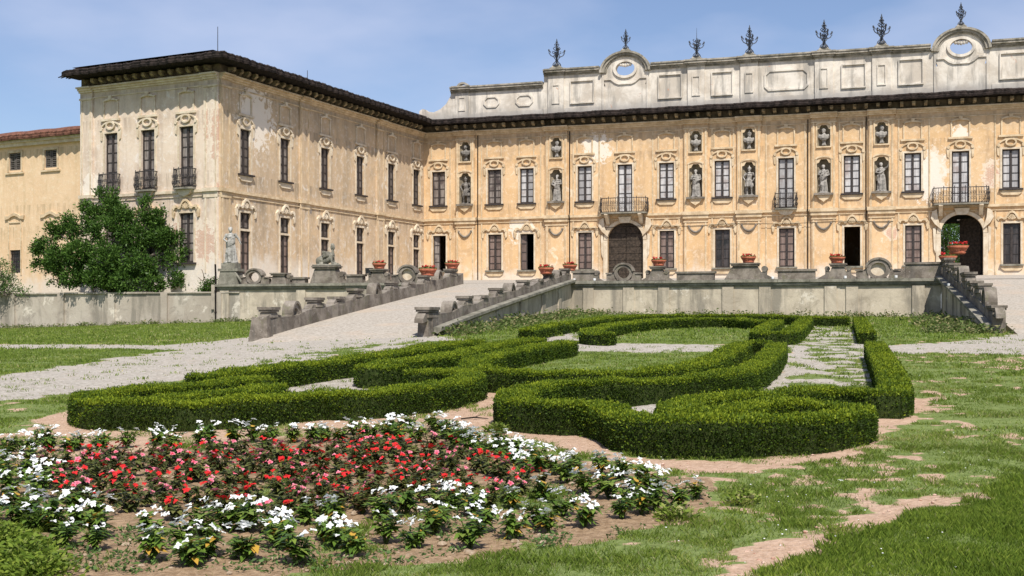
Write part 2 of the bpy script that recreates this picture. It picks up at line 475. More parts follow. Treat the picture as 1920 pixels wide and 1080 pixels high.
def leafmat(name, cols, trans=0.3, rough=0.6, attr='rnd', spec=0.15, bigs=0.0):
    t = NT(name); x = t.attr(attr)
    r = t.n.new('ShaderNodeValToRGB'); el = r.color_ramp.elements
    while len(el) < len(cols): el.new(0.5)
    for i, (p, c) in enumerate(cols):
        el[i].position = p; el[i].color = (*c, 1)
    t.l.new(x, r.inputs['Fac']); c = r.outputs['Color']
    if bigs:
        c = t.mix(t.math('MULTIPLY', t.ramp(t.noise(bigs, 3, 0.5), 0.35, 0.7), 0.55), c, cols[0][1])
    t.out(c, rough, spec)
    tr = t.n.new('ShaderNodeBsdfTranslucent'); t.l.new(c, tr.inputs['Color'])
    mx = t.n.new('ShaderNodeMixShader'); mx.inputs[0].default_value = trans
    t.l.new(t.b.outputs[0], mx.inputs[1]); t.l.new(tr.outputs[0], mx.inputs[2])
    t.l.new(mx.outputs[0], t.n['Material Output'].inputs['Surface'])
    return t.m
m_box = leafmat('box_leaves', [(0, (0.022, 0.04, 0.006)), (0.4, (0.046, 0.084, 0.008)), (0.7, (0.13, 0.182, 0.011)), (1, (0.245, 0.295, 0.018))], 0.25)
m_boxcore = simple('box_twigs', (0.022, 0.036, 0.008), (0.05, 0.066, 0.018), 14, 0.95, 0.8, 0.1, 0.05)
m_mag = leafmat('magnolia_leaves', [(0, (0.025, 0.055, 0.012)), (0.5, (0.06, 0.12, 0.022)), (1, (0.14, 0.24, 0.045))], 0.3, 0.42)
m_bush = leafmat('bush_leaves', [(0, (0.04, 0.08, 0.02)), (1, (0.13, 0.22, 0.06))], 0.3, 0.5)
m_grass = leafmat('grass_blades', [(0, (0.10, 0.155, 0.02)), (0.5, (0.185, 0.255, 0.036)), (0.8, (0.29, 0.32, 0.075)), (1, (0.50, 0.42, 0.24))], 0.3, 0.55, bigs=0.9)
m_lush = leafmat('long_grass_blades', [(0, (0.09, 0.145, 0.017)), (0.5, (0.17, 0.24, 0.03)), (0.9, (0.32, 0.38, 0.06)), (1, (0.26, 0.27, 0.1))], 0.3, 0.5, bigs=1.2)
m_weed = leafmat('weed_leaves', [(0, (0.06, 0.09, 0.02)), (0.6, (0.12, 0.17, 0.045)), (1, (0.34, 0.28, 0.15))], 0.3, 0.6)
m_wleaf = leafmat('light_impatiens_leaves', [(0, (0.05, 0.10, 0.016)), (0.6, (0.14, 0.225, 0.035)), (0.93, (0.2, 0.26, 0.05)), (1, (0.5, 0.3, 0.05))], 0.25, 0.4)
m_rleaf = leafmat('bronze_impatiens_leaves', [(0, (0.045, 0.055, 0.018)), (0.5, (0.095, 0.115, 0.03)), (0.85, (0.16, 0.16, 0.045)), (1, (0.28, 0.15, 0.08))], 0.2, 0.4)
m_petw = leafmat('white_petals', [(0, (0.80, 0.80, 0.78)), (1, (0.9, 0.9, 0.88))], 0.25, 0.6)
m_petr = leafmat('red_petals', [(0, (0.62, 0.022, 0.02)), (0.55, (0.72, 0.03, 0.05)), (0.62, (0.78, 0.13, 0.2)), (1, (0.85, 0.33, 0.42))], 0.25, 0.6)
m_ger = leafmat('geranium_petals', [(0, (0.45, 0.02, 0.02)), (1, (0.6, 0.05, 0.05))], 0.2, 0.6)

def ground_mat():
    t = NT('garden_soil_grass_gravel')
    z = t.attr('zone', True)
    sp = t.n.new('ShaderNodeSeparateColor'); t.l.new(z, sp.inputs[0])
    g, v, s = sp.outputs[0], sp.outputs[1], sp.outputs[2]
    n1 = t.noise(2.3, 7, 0.7); n2 = t.noise(14, 6, 0.75); n3 = t.noise(60, 3, 0.7)
    # crushed brick dirt
    pink = t.mix(t.ramp(n2, 0.35, 0.65), (0.36, 0.235, 0.155), (0.49, 0.345, 0.245))
    pink = t.mix(t.math('MULTIPLY', t.ramp(n3, 0.5, 0.68), 0.5), pink, (0.62, 0.46, 0.36))
    # grey gravel
    vo = t.n.new('ShaderNodeTexVoronoi'); vo.inputs['Scale'].default_value = 22; t.l.new(t.tc.outputs['Object'], vo.inputs['Vector'])
    gr = t.mix(t.ramp(n2, 0.36, 0.64), (0.24, 0.21, 0.17), (0.41, 0.365, 0.305))
    gr = t.mix(t.math('MULTIPLY', t.ramp(vo.outputs['Color'], 0.2, 0.8), 0.45), gr, (0.56, 0.52, 0.46))
    gr = t.mix(t.math('MULTIPLY', t.ramp(n1, 0.55, 0.7), 0.4), gr, (0.42, 0.32, 0.23))
    soil = t.mix(t.ramp(n2, 0.35, 0.65), (0.20, 0.13, 0.075), (0.34, 0.235, 0.145))
    soil = t.mix(t.math('MULTIPLY', t.ramp(n3, 0.54, 0.66), 0.4), soil, (0.45, 0.35, 0.25))
    turf = t.mix(t.ramp(n2, 0.35, 0.65), (0.11, 0.15, 0.04), (0.19, 0.235, 0.075))
    turf = t.mix(t.math('MULTIPLY', t.ramp(n3, 0.55, 0.7), 0.5), turf, (0.27, 0.23, 0.12))
    brk = t.math('MULTIPLY', t.math('SUBTRACT', n2, 0.5), 1.1)
    def k(a): return t.ramp(t.math('ADD', a, brk), 0.42, 0.58)
    c = t.mix(k(v), pink, gr)
    c = t.mix(k(s), c, soil)
    c = t.mix(k(g), c, turf)
    t.bump(t.math('ADD', t.math('ADD', n2, n3), vo.outputs['Distance']), 0.6, 0.02)
    return t.out(c, 0.95, 0.1)
m_ground = ground_mat()
def gravel_mat():
    t = NT('pale_gravel')
    n2 = t.noise(10, 7, 0.75); n1 = t.noise(0.5, 6, 0.6)
    c = t.mix(t.ramp(n2, 0.36, 0.64), (0.28, 0.245, 0.20), (0.46, 0.41, 0.345))
    c = t.mix(t.math('MULTIPLY', t.ramp(n1, 0.5, 0.7), 0.5), c, (0.44, 0.34, 0.25))
    t.bump(n2, 0.5, 0.03)
    return t.out(c, 0.95, 0.1)
m_gravel = gravel_mat()
m_rough = simple('rough_upper_ground', (0.12, 0.14, 0.06), (0.32, 0.27, 0.18), 1.2, 0.95, 0.6, 0.1)
# ---------------------------------------------------------------- the setting: ground, terrace, ramps
ZB = 4.15            # foot of the palace
ZT = 3.36            # terrace edge
pA, pB = (-6.9, 92.0), (34.33, 78.75)
pC, pE = (-17.17, 68.8), (-27.03, 73.7)
FM = Frame(pA, pB); FS = Frame(pC, pA); FW = Frame(pE, pC)
FT = Frame((2.97, 60.5), (2.97 + 0.952 * 18, 60.5 - 0.306 * 18))          # central retaining wall
FU = Frame((-16.6, 66.4), (-2.8, 62.0))                                    # its left stretch
FG = Frame((-16.6 - 0.952 * 32, 66.4 + 0.306 * 32), (-16.6, 66.4))         # garden wall on the left

def polyw(l): return [G(*p) for p in l]
Z_GRAV = [polyw(p) for p in [
    [(-90, 712), (0, 702), (100, 690), (250, 668), (343, 656), (0, 654), (-90, 654), (-90, 646), (0, 646), (300, 648), (480, 632), (500, 622), (640, 606), (830, 606), (800, 628), (880, 638), (700, 657), (520, 692), (370, 707), (300, 717), (150, 738), (0, 750), (-90, 756)],
    [(1500, 612), (1597, 612), (1642, 640), (1650, 745), (1380, 760), (1430, 700), (1478, 650)],
    [(1050, 641), (1340, 645), (1345, 660), (1050, 660)],
    [(990, 641), (1085, 620), (1100, 641), (1060, 651)],
    [(480, 740), (520, 722), (690, 700), (700, 740)],
    [(1150, 785), (1155, 762), (1280, 742), (1270, 790)],
    [(1650, 648), (1780, 643), (1980, 638), (1980, 668), (1800, 663), (1660, 661)],
    [(1893, 628), (1980, 612), (1980, 660), (1700, 655), (1800, 640)],
]]
Z_HALF = [polyw([(400, 700), (560, 664), (700, 645), (880, 634), (880, 642), (700, 664), (500, 695)]),
          polyw([(1500, 612), (1597, 612), (1625, 640), (1640, 735), (1470, 740), (1500, 660)])]
Z_PINK = [polyw(p) for p in [
    [(-90, 830), (60, 803), (90, 775), (150, 768), (300, 795), (600, 785), (850, 740), (945, 735), (960, 790), (1120, 815), (1160, 852), (1400, 868), (1640, 800), (1650, 790), (1700, 770), (1750, 720), (1765, 760), (1690, 803), (1640, 845), (1420, 888), (1250, 884), (1100, 850), (960, 815), (800, 802), (500, 822), (200, 850), (-90, 860)],
    [(1330, 1085), (1390, 1030), (1480, 1005), (1600, 968), (1740, 926), (1850, 916), (1860, 926), (1740, 950), (1600, 1003), (1500, 1040), (1420, 1066), (1390, 1090)],
    [(1350, 702), (1380, 682), (1415, 664), (1425, 672), (1395, 700)],
    [(1620, 690), (1645, 680), (1655, 740), (1630, 740)],
]]
Z_SOIL = [polyw([(-120, 835), (200, 845), (500, 815), (780, 795), (950, 830), (1150, 885), (1340, 903), (1352, 940), (1280, 968), (1150, 1012), (1000, 1040), (850, 1052), (700, 1066), (500, 1090), (-150, 1100)])]
Z_LUSH = [polyw([(1390, 1090), (1500, 1042), (1600, 1006), (1750, 952), (1960, 870), (1990, 1095)]),
          polyw([(-200, 1110), (-200, 985), (60, 990), (100, 1040), (90, 1110)])]
Z_LAWN = [polyw(p) for p in [
    [(1150, 648), (1170, 628), (1240, 612), (1400, 612), (1420, 625), (1400, 645)],
    [(960, 700), (1010, 670), (1080, 655), (1330, 658), (1320, 675), (1280, 692)],
    [(-90, 655), (340, 655), (100, 690), (-90, 712)], [(-90, 560), (480, 560), (480, 632), (-90, 646)],
    [(1640, 560), (1900, 560), (1830, 632), (1650, 646)], [(880, 640), (880, 615), (1080, 585), (1600, 585), (1600, 596), (1140, 596), (1000, 618), (985, 641)]]]
HEDGE_ZONE = []

def zones(x, y):
    wx = x + (fbm(x * 1.6, y * 1.6, 4, 11) - 0.5) * 0.7 * np.clip(y / 14, 0.4, 1.6)
    wy = y + (fbm(x * 1.6, y * 1.6, 4, 23) - 0.5) * 0.75 * np.clip(y / 14, 0.4, 2.0)
    n = fbm(x * 0.9, y * 0.55, 5, 5)
    m = fbm(x * 2.6, y * 2.0, 4, 61)
    fine = fbm(x * 7, y * 4.5, 3, 67)
    g = 0.15 + 0.85 * sstep(0.37, 0.48, n * 0.25 + m * 0.3 + fine * 0.45)
    v = np.zeros_like(g); s = np.zeros_like(g); lush = np.zeros_like(g)
    for p in Z_LAWN:
        k = inside(p, x, y); g = np.where(k, np.maximum(g, 0.93), g)
    for p in Z_GRAV:
        k = inside(p, wx, wy); v = np.where(k, 1, v); g = np.where(k, 0.30 * sstep(0.55, 0.7, m), g)
    for p in Z_HALF:
        k = inside(p, wx, wy); g = np.where(k, 0.75 * sstep(0.40, 0.6, m), g)
    for p in Z_SOIL:
        k = inside(p, wx, wy); s = np.where(k, 1, s); g = np.where(k, 0.7 * sstep(0.53, 0.66, n * 0.4 + m * 0.6), g)
    for p in Z_PINK:
        k = inside(p, wx, wy); s = np.where(k, 0, s); g = np.where(k, 0.5 * sstep(0.52, 0.66, m), g)
    for p in Z_LUSH:
        k = inside(p, x + (wx - x) * 1.2 + (fine - .5) * .35, y + (wy - y) * 1.2 + (fbm(y * 9, x * 9, 2, 8) - .5) * .35); g = np.where(k, 1.0, g); s = np.where(k, 0, s); lush = np.where(k, 1, lush)
    far = (y > 75) | (y < 3)
    g = np.where(far, np.maximum(g, 0.8), g)
    return g, v, s, lush

def grid_sheet(name, xs, ys, zf, mat, keep=None, attr=None):
    X, Y = np.meshgrid(xs, ys)
    x = X.ravel(); y = Y.ravel(); z = zf(x, y)
    nx, ny = len(xs), len(ys)
    i = np.arange(ny - 1)[:, None] * nx + np.arange(nx - 1)[None, :]
    q = np.stack([i, i + 1, i + nx + 1, i + nx], -1).reshape(-1, 4)
    if keep is not None:
        c = np.stack([x[q].mean(1), y[q].mean(1)], 1); q = q[keep(c[:, 0], c[:, 1])]
    o = np_mesh(name, np.c_[x, y, z], q, [mat], smooth=True)
    if attr is not None:
        a = o.data.color_attributes.new('zone', 'FLOAT_COLOR', 'POINT')
        c = attr(x, y); a.data.foreach_set('color', np.c_[c, np.ones(len(x))].astype(np.float32).ravel())
    return o

def np_mesh(name, v, f, mats, rnd=None, mi=None, smooth=False, parent=None, loc=None):
    """mesh object straight from arrays; f is (n,k)"""
    v = np.asarray(v, np.float32); f = np.asarray(f, np.int32)
    if loc is not None: v = v - np.array(loc, np.float32)
    me = bpy.data.meshes.new(name)
    me.vertices.add(len(v)); me.vertices.foreach_set('co', v.ravel())
    n, k = f.shape
    me.loops.add(n * k); me.loops.foreach_set('vertex_index', f.ravel())
    me.polygons.add(n); me.polygons.foreach_set('loop_start', np.arange(0, n * k, k, dtype=np.int32))
    try: me.polygons.foreach_set('loop_total', np.full(n, k, np.int32))
    except Exception: pass
    if smooth: me.polygons.foreach_set('use_smooth', np.ones(n, bool))
    for m in mats: me.materials.append(m)
    if mi is not None: me.polygons.foreach_set('material_index', np.asarray(mi, np.int32))
    me.update(calc_edges=True)
    if rnd is not None:
        a = me.attributes.new('rnd', 'FLOAT', 'POINT'); a.data.foreach_set('value', np.asarray(rnd, np.float32))
    o = bpy.data.objects.new(name, me); col.objects.link(o)
    if parent is not None: o.parent = parent
    elif loc is not None: o.location = loc
    return o

xs = np.unique(np.r_[np.linspace(-600, -60, 10), np.linspace(-60, -24, 25), np.arange(-24, 24, 0.14), np.linspace(24, 60, 25), np.linspace(60, 600, 10)])
ys = np.unique(np.r_[-60, -20, 0, 3, np.arange(5.5, 16, 0.07), np.arange(16, 30, 0.13), np.arange(30, 66, 0.26), np.linspace(66, 130, 18), np.linspace(130, 900, 9)])
def gzb(x, y):
    return gz(x, y) + np.where((y > 4) & (y < 30), (fbm(x * 3, y * 3, 3, 91) - 0.5) * 0.05, 0)
tag(grid_sheet('ground', xs, ys, gzb, m_ground, attr=lambda x, y: np.stack(zones(x, y)[:3], 1)), kind='structure')

# terrace of gravel in front of the palace
def terr_poly():
    a = (-16.6, 66.4); l = (-2.8, 62.0); r = (2.97, 60.5); c = FT(18.0, 0, 0)[:2]; r2 = FT(26.5, 0, 0)[:2]
    return [(-17.1, 68.9), (-16.55, 66.6), (-2.8, 62.1), (2.97, 60.5), (c[0], c[1]), (r2[0], r2[1]), (60, 46), (60, 71), (34.33, 78.9), (-6.9, 92.2), (-7.2, 92)]
TP = terr_poly()
def terr_z(x, y):
    # distance behind the wall line, rising gently to the foot of the palace
    d = (np.asarray(x) - 2.97) * 0.306 + (np.asarray(y) - 60.5) * 0.952
    return ZT + (ZB + 0.02 - ZT) * np.clip(d / 20.0, 0, 1)
def poly_sheet(name, poly, zf, mat):
    bm = bmesh.new(); bm.faces.new([bm.verts.new((p[0], p[1], 0)) for p in poly])
    bmesh.ops.triangulate(bm, faces=bm.faces)
    for _ in range(4): bmesh.ops.subdivide_edges(bm, edges=bm.edges, cuts=1, use_grid_fill=True)
    for v in bm.verts: v.co.z = float(zf(v.co.x, v.co.y))
    bmesh.ops.recalc_face_normals(bm, faces=bm.faces)
    me = bpy.data.meshes.new(name); bm.to_mesh(me); bm.free(); me.materials.append(mat)
    o = bpy.data.objects.new(name, me); col.objects.link(o); return o
tag(poly_sheet('terrace', TP, terr_z, m_gravel), kind='structure')
UP = [(-47, 76.1), (-16.62, 66.5), (-17.1, 68.9), (-27.0, 73.8), (-60, 92)]
tag(poly_sheet('upper_ground', UP, lambda x, y: 2.82 + 0.0 * x, m_rough), kind='structure')

# the two gravel ramps
def ramp(name, a, b, c, d, zlo, zhi):
    """a,b = foot (left, right); d,c = head"""
    mb = MB(); N = 14; vs = []
    for i in range(N + 1):
        t = i / N
        for (p, q) in ((a, d), (b, c)):
            x = p[0] + (q[0] - p[0]) * t; y = p[1] + (q[1] - p[1]) * t
            vs.append((x, y, zlo + (zhi - zlo) * (t ** 0.92)))
    fs = [(2 * i, 2 * i + 1, 2 * i + 3, 2 * i + 2) for i in range(N)]
    K = len(vs); vs += [(x, y, z - .9) for x, y, z in vs]
    fs += [(2 * i + k, 2 * i + 2 + k, K + 2 * i + 2 + k, K + 2 * i + k) for i in range(N) for k in (0, 1)] + [(0, 1, K + 1, K)]
    mb.add(vs, fs)
    return tag(mb.build(name, m_gravel), kind='structure')
L0 = (-8.0, 37.2); L1 = (-2.8, 62.0)
R0 = (-2.85, 37.5); R1 = (2.97, 60.5)
P1 = FT(18.0, 0, 0)[:2]; P0 = (15.9, 38.0)
ramp('ramp', (L0[0] - 0.1, 36.2), (R0[0] + 0.1, 36.4), (R1[0] - 0.15, R1[1] + 0.15), (L1[0] + 0.1, L1[1] + 0.15), float(gz(-5.4, 36.3)) - 0.06, ZT + 0.0)
ramp('ramp', (P0[0] + 0.1, 36.8), (P0[0] + 6.6, 34.8), (P1[0] + 6.7, P1[1] - 2.0), (P1[0] + 0.1, P1[1] + 0.15), float(gz(19, 36)) - 0.06, ZT + 0.0)

# ---------------------------------------------------------------- wall, window and ornament builders
def wall_sheet(F, u0, u1, z0, z1, holes, name, mat, parent, v=0.0, depth=0.3, solid=None):
    us = sorted({u0, u1, *[h[0] for h in holes], *[h[1] for h in holes]}); zs = sorted({z0, z1, *[h[2] for h in holes], *[h[3] for h in holes]})
    us = [u for u in us if u0 - 1e-6 <= u <= u1 + 1e-6]; zs = [z for z in zs if z0 - 1e-6 <= z <= z1 + 1e-6]
    mb = MB(); idx = {}
    def vid(u, z):
        k = (round(u, 4), round(z, 4))
        if k not in idx: idx[k] = len(mb.v); mb.v.append(F(u, v, z))
        return idx[k]
    for i in range(len(us) - 1):
        for j in range(len(zs) - 1):
            uc, zc = (us[i] + us[i + 1]) / 2, (zs[j] + zs[j + 1]) / 2
            if any(h[0] < uc < h[1] and h[2] < zc < h[3] for h in holes): continue
            mb.f.append((vid(us[i], zs[j]), vid(us[i + 1], zs[j]), vid(us[i + 1], zs[j + 1]), vid(us[i], zs[j + 1]))); mb.m.append(0)
    for h in holes:
        if len(h) > 4: dd = h[4]
        else: dd = depth
        if dd <= 0: continue
        a, b, c, d = h[:4]
        for (p, q) in (((a, c), (a, d)), ((a, d), (b, d)), ((b, d), (b, c)), ((b, c), (a, c))):
            mb.add([F(p[0], v, p[1]), F(q[0], v, q[1]), F(q[0], v - dd, q[1]), F(p[0], v - dd, p[1])], [(0, 1, 2, 3)])
    return mb.build(name, mat, parent)

def window(F, uc, w, z0, z1, parent, rows=4, pane=None, sill=True, v=-0.16, bars=True, name='window', open_leaf=None):
    fr = MB(); a, b = uc - w / 2, uc + w / 2; t = 0.09
    fr.box(F, a, a + t, v - 0.06, v + 0.02, z0, z1); fr.box(F, b - t, b, v - 0.06, v + 0.02, z0, z1)
    fr.box(F, a + t, b - t, v - 0.06, v + 0.018, z1 - t, z1); fr.box(F, a + t, b - t, v - 0.06, v + 0.018, z0, z0 + t * 1.2)
    fr.box(F, uc - 0.075, uc + 0.075, v - 0.05, v + 0.035, z0 + t * 1.2, z1 - t)
    for k in range(1, rows):
        z = z0 + (z1 - z0) * k / rows
        for (p, q) in ((a + t, uc - 0.055), (uc + 0.055, b - t)): fr.box(F, p, q, v - 0.05, v - 0.005, z - 0.022, z + 0.022)
    o = fr.build(name, m_frame, parent)
    for (p, q) in ((a + t * .8, uc - 0.05), (uc + 0.05, b - t * .8)):
        pm = MB(); pm.add([F(p, v - 0.035, z0 + .05), F(q, v - 0.035, z0 + .05), F(q, v - 0.035, z1 - .05), F(p, v - 0.035, z1 - .05)], [(0, 1, 2, 3)])
        pm.build('pane', pane, o)
    bk = MB(); bk.add([F(a, v - 0.3, z0), F(b, v - 0.3, z0), F(b, v - 0.3, z1), F(a, v - 0.3, z1)], [(0, 1, 2, 3)])
    if sill:
        s = MB(); s.box(F, a - 0.2, b + 0.2, -0.1, 0.2, z0 - 0.11, z0 - 0.003); s.build('sill', m_frame if sill == 'dark' else m_cope, o)
    return o

def arc(cu, cz, ru, rz, a0, a1, n):
    return [(cu + ru * math.cos(R(a0 + (a1 - a0) * i / n)), cz + rz * math.sin(R(a0 + (a1 - a0) * i / n))) for i in range(n + 1)]

def surround(mb, F, uc, w, z0, z1, t=0.13, v=0.04):
    a, b = uc - w / 2, uc + w / 2
    mb.box(F, a - t, a - 0.003, -0.02, v, z0, z1 + t); mb.box(F, b + 0.003, b + t, -0.02, v, z0, z1 + t); mb.box(F, a - 0.003, b + 0.003, -0.02, v, z1 + 0.003, z1 + t)

def crest_low(mb, F, uc, w, z):
    """wavy broken pediment with a shell in the middle, above a ground floor window"""
    h = w / 2 + 0.42
    up = [(-h, .18), (-h * .92, .34), (-h * .72, .36), (-h * .6, .26), (-h * .42, .30), (-h * .30, .52), (-h * .16, .68), (0, .74), (h * .16, .68), (h * .30, .52), (h * .42, .30), (h * .6, .26), (h * .72, .36), (h * .92, .34), (h, .18)]
    inn = [(x * .88, y - .15) for x, y in up]
    mb.band(F, [(uc + x, z + y) for x, y in inn], [(uc + x, z + y) for x, y in up], -0.02, 0.15)
    # side drops
    for s in (-1, 1):
        mb.prism(F, [(uc + s * (h - .02), z + .22), (uc + s * (h + .10), z + .1), (uc + s * (h + .06), z - .34), (uc + s * (h - .06), z - .42), (uc + s * (h - .14), z - .1)], -0.02, 0.11)
    # shell: fan of ribs
    for k in range(7):
        a = R(20 + 140 * k / 6)
        mb.prism(F, [(uc, z + .12), (uc + .27 * math.cos(a - .16), z + .16 + .3 * math.sin(a - .16)), (uc + .3 * math.cos(a), z + .16 + .34 * math.sin(a)), (uc + .27 * math.cos(a + .16), z + .16 + .3 * math.sin(a + .16))], 0.0, 0.10 + 0.02 * (k % 2))

def crest_up(mb, F, uc, w, z):
    """oval medallion held by two scrolls above a first floor window"""
    mb.band(F, arc(uc, z + .34, .26, .17, 0, 360, 18)[:-1], arc(uc, z + .34, .37, .27, 0, 360, 18)[:-1], -0.02, 0.13, closed=True)
    mb.band(F, arc(uc, z + .10, .75, .42, 25, 155, 14), arc(uc, z + .10, .84, .52, 25, 155, 14), -0.02, 0.10)
    for s in (-1, 1):
        c = arc(uc + s * (w / 2 + .22), z + .16, .11, .13, 0, 360, 10)[:-1]
        mb.prism(F, c, -0.02, 0.12)
        mb.prism(F, [(uc + s * (w / 2 + .12), z + .08), (uc + s * (w / 2 + .36), z + .1), (uc + s * (w / 2 + .30), z - .5), (uc + s * (w / 2 + .18), z - .58)], -0.02, 0.07)

def mezz(mb, F, uc, w, z0, z1):
    a, b = uc - w / 2, uc + w / 2; t = 0.10
    mb.box(F, a - t, a, -0.02, .07, z0, z1); mb.box(F, b, b + t, -0.02, .07, z0, z1)
    mb.box(F, a - .25, b + .25, -0.02, .12, z0 - .14, z0 - .003)
    mb.band(F, arc(uc, z1 - .02, w / 2, .10, 180, 0, 8), [(a - t - .05, z1 + .08)] + arc(uc, z1 + .04, w / 2 + .02, .16, 160, 20, 6) + [(b + t + .05, z1 + .08)], -0.02, 0.12)
    mb.prism(F, [(uc - .1, z1 + .1), (uc + .1, z1 + .1), (uc + .14, z1 + .36), (uc - .14, z1 + .36)], -0.02, 0.15)
    mb.prism(F, arc(uc, z0 - .2, w / 2 - .1, .12, 180, 360, 8), -0.02, 0.05)

def apron(mb, F, uc, w, z):
    a, b = uc - w / 2 - .12, uc + w / 2 + .12
    mb.prism(F, [(a, z - .12), (b, z - .12), (b, z - .3), (b - .2, z - .44), (a + .2, z - .44), (a, z - .3)], -0.02, 0.09)

def one(fn, F, name, mat, parent, *a, **k):
    mb = MB(); fn(mb, F, *a, **k); return mb.build(name, mat, parent)
def dress(F, u, w, z0, z1, o, root, upper=True, sill=True, low_m=None):
    one(surround, F, 'surround', m_trimp, o, u, w, z0, z1)
    if upper:
        one(crest_up, F, 'crest', low_m or m_trim, o, u, w, z1 + .13); one(mezz, F, 'blind_panel', low_m or m_trim, root, u, w - .04, 13.82, 14.88)
    else: one(crest_low, F, 'crest', low_m or m_trim, o, u, w, z1 + .12)
    if sill: one(apron, F, 'apron', low_m or m_trim, o, u, w, z0)

def balcony(F, uc, hw, out, z, parent, h=1.1):
    """stone slab on consoles with a bellied wrought iron railing"""
    sl = MB(); n = 10
    rim = [(-hw, 0.0), (-hw, out * .55)] + [(-hw * math.cos(R(180 * i / n)) * 1.0, out * (.55 + .45 * math.sin(R(180 * i / n)) ** .6)) for i in range(1, n)] + [(hw, out * .55), (hw, 0.0)]
    vs = [F(uc + x, y, zz) for zz in (z, z + .1) for x, y in rim]; m = len(rim)
    sl.add(vs, [tuple(range(m))[::-1], tuple(range(m, 2 * m))] + [(i, i + 1, m + i + 1, m + i) for i in range(m - 1)])
    o = sl.build('balcony', m_cope, parent)
    ra = MB(); top = []
    L = [0]
    for i in range(1, m): L.append(L[-1] + math.dist(rim[i], rim[i - 1]))
    def at(s):
        for i in range(1, m):
            if s <= L[i] + 1e-9:
                t = (s - L[i - 1]) / max(1e-9, L[i] - L[i - 1]); return (rim[i - 1][0] + (rim[i][0] - rim[i - 1][0]) * t, rim[i - 1][1] + (rim[i][1] - rim[i - 1][1]) * t)
        return rim[-1]
    K = max(10, int(L[-1] / (0.17 if hw > 1 else .11))); zt = z + h
    for s in range(K + 1):
        x, y = at(L[-1] * s / K); big = s % 4 == 0
        bel = 0.12
        pts = [F(uc + x, y - .05, z + .1), F(uc + x * 1.02, y - .05 + bel, z + .35), F(uc + x * 1.01, y - .05 + bel * .4, z + .7), F(uc + x, y - .05, zt + (0.12 if big else 0))]
        ra.tube(pts, 0.026 if big else 0.016, 5)
        if not big:      # scroll work
            x2, y2 = at(min(L[-1], L[-1] * (s + .5) / K))
            for zc in (z + .42, z + .78):
                ra.tube([F(uc + x2 + .055 * math.cos(a) * 1.0, y2 - .03 + bel * .6, zc + .1 * math.sin(a)) for a in [R(45 * q) for q in range(9)]], 0.012, 4)
    for zz, rr in ((z + .14, .022), (zt, .03), (z + .6, .014)):
        ra.tube([F(uc + x, y - .05 + (.06 if zz == z + .6 else 0), zz) for x, y in rim], rr, 5)
    ra.build('railing', m_iron, o)
    if hw > 1.2:
        for s in (-1, 1):
            c = MB(); c.prism(lambda u, v, zz, s=s: F(uc + s * hw * .72 + v, u, zz), [(0, z - .75), (.15, z - .7), (.5, z - .35), (out * .9, z - .08), (out * .9, z - .004), (0, z - .004)], -0.13, 0.13)
            c.build('bracket', m_trimp, o)
    else:
        c = MB(); c.prism(F, [(uc - hw * .8, z - .004), (uc + hw * .8, z - .004), (uc + hw * .5, z - .3), (uc, z - .42), (uc - hw * .5, z - .3)], -0.02, out * .5)
        c.build('bracket', m_trimp, o)
    return o

def eave(F, u0, u1, parent, out=1.05, breaks=(), bname='eave_bracket', sp=0.72):
    """brackets under a projecting tiled edge"""
    proto = None; n = int((u1 - u0) / sp)
    for i in range(n + 1):
        u = u0 + (u1 - u0) * (i + .5) / (n + 1)
        b = MB(); b.prism(lambda a, v, z, u=u: F(u + v, a, z), [(0.03, 16.02), (.3, 16.04), (out * .62, 16.16), (out * .6, 16.33), (0.03, 16.36)], -0.11, 0.11)
        b.build(bname, m_brk_shade, parent)

def cornice_mb(F, u0, u1, extra=0.0, mb=None):
    mb = mb or MB()
    for z0, z1, v in ((15.56, 15.68, .09), (15.68, 15.80, .2), (15.80, 15.90, .34)):
        mb.box(F, u0, u1, -0.02, v + extra, z0, z1 - 0.002)
    return mb

def roof_edge(F, u0, u1, out, parent, back=-1.2, rise=0.62, name='roof', tile=None, z0=16.42, m0=0.0, m1=0.0):
    """soffit boards, fascia and the wavy tile courses of the lower roof"""
    mb = MB()
    c = [(u0 + m0 * .05, -.05), (u0 - m0 * out, out), (u1 + m1 * out, out), (u1 - m1 * .05, -.05)]
    mb.add([F(a, b, z) for z in (z0, z0 + .07) for a, b in c], [(0, 1, 2, 3), (7, 6, 5, 4), (0, 4, 5, 1), (1, 5, 6, 2), (2, 6, 7, 3)])
    n = int((u1 - u0) / 0.24)
    vs = []; pts = []
    for i in range(n * 4 + 1):
        u = u0 + (u1 - u0) * i / (n * 4)
        pts.append((u, 0.035 * abs(math.sin(math.pi * i / 4 * 1.0)) + 0.010 * math.sin(i * 1.7) * math.sin(i * .13)))
    rows = ((out + .10, z0 - .04), (out + .14, z0 + .10), (out + .10, z0 + .13), (out + .13, z0 + .24), (out + .03, z0 + .33), (out - .4, z0 + .40), (back, z0 + rise))
    for v, z in rows:
        for (u, dz) in pts:
            s_ = (u - u0) / (u1 - u0); u = (u0 - m0 * v) * (1 - s_) + (u1 + m1 * v) * s_
            vs.append(F(u, v + (0.05 * math.sin(u * 9.1) if v > 0 else 0), z + (dz if z > z0 + .1 else dz * .3) + 0.02 * math.sin(u * 2.3)))
    m = len(pts); fs = []
    for r in range(len(rows) - 1):
        for i in range(m - 1): fs.append((r * m + i, r * m + i + 1, (r + 1) * m + i + 1, (r + 1) * m + i))
    mb.add(vs, fs, 1)
    return mb.build(name, [m_eave, tile or m_tile], parent)

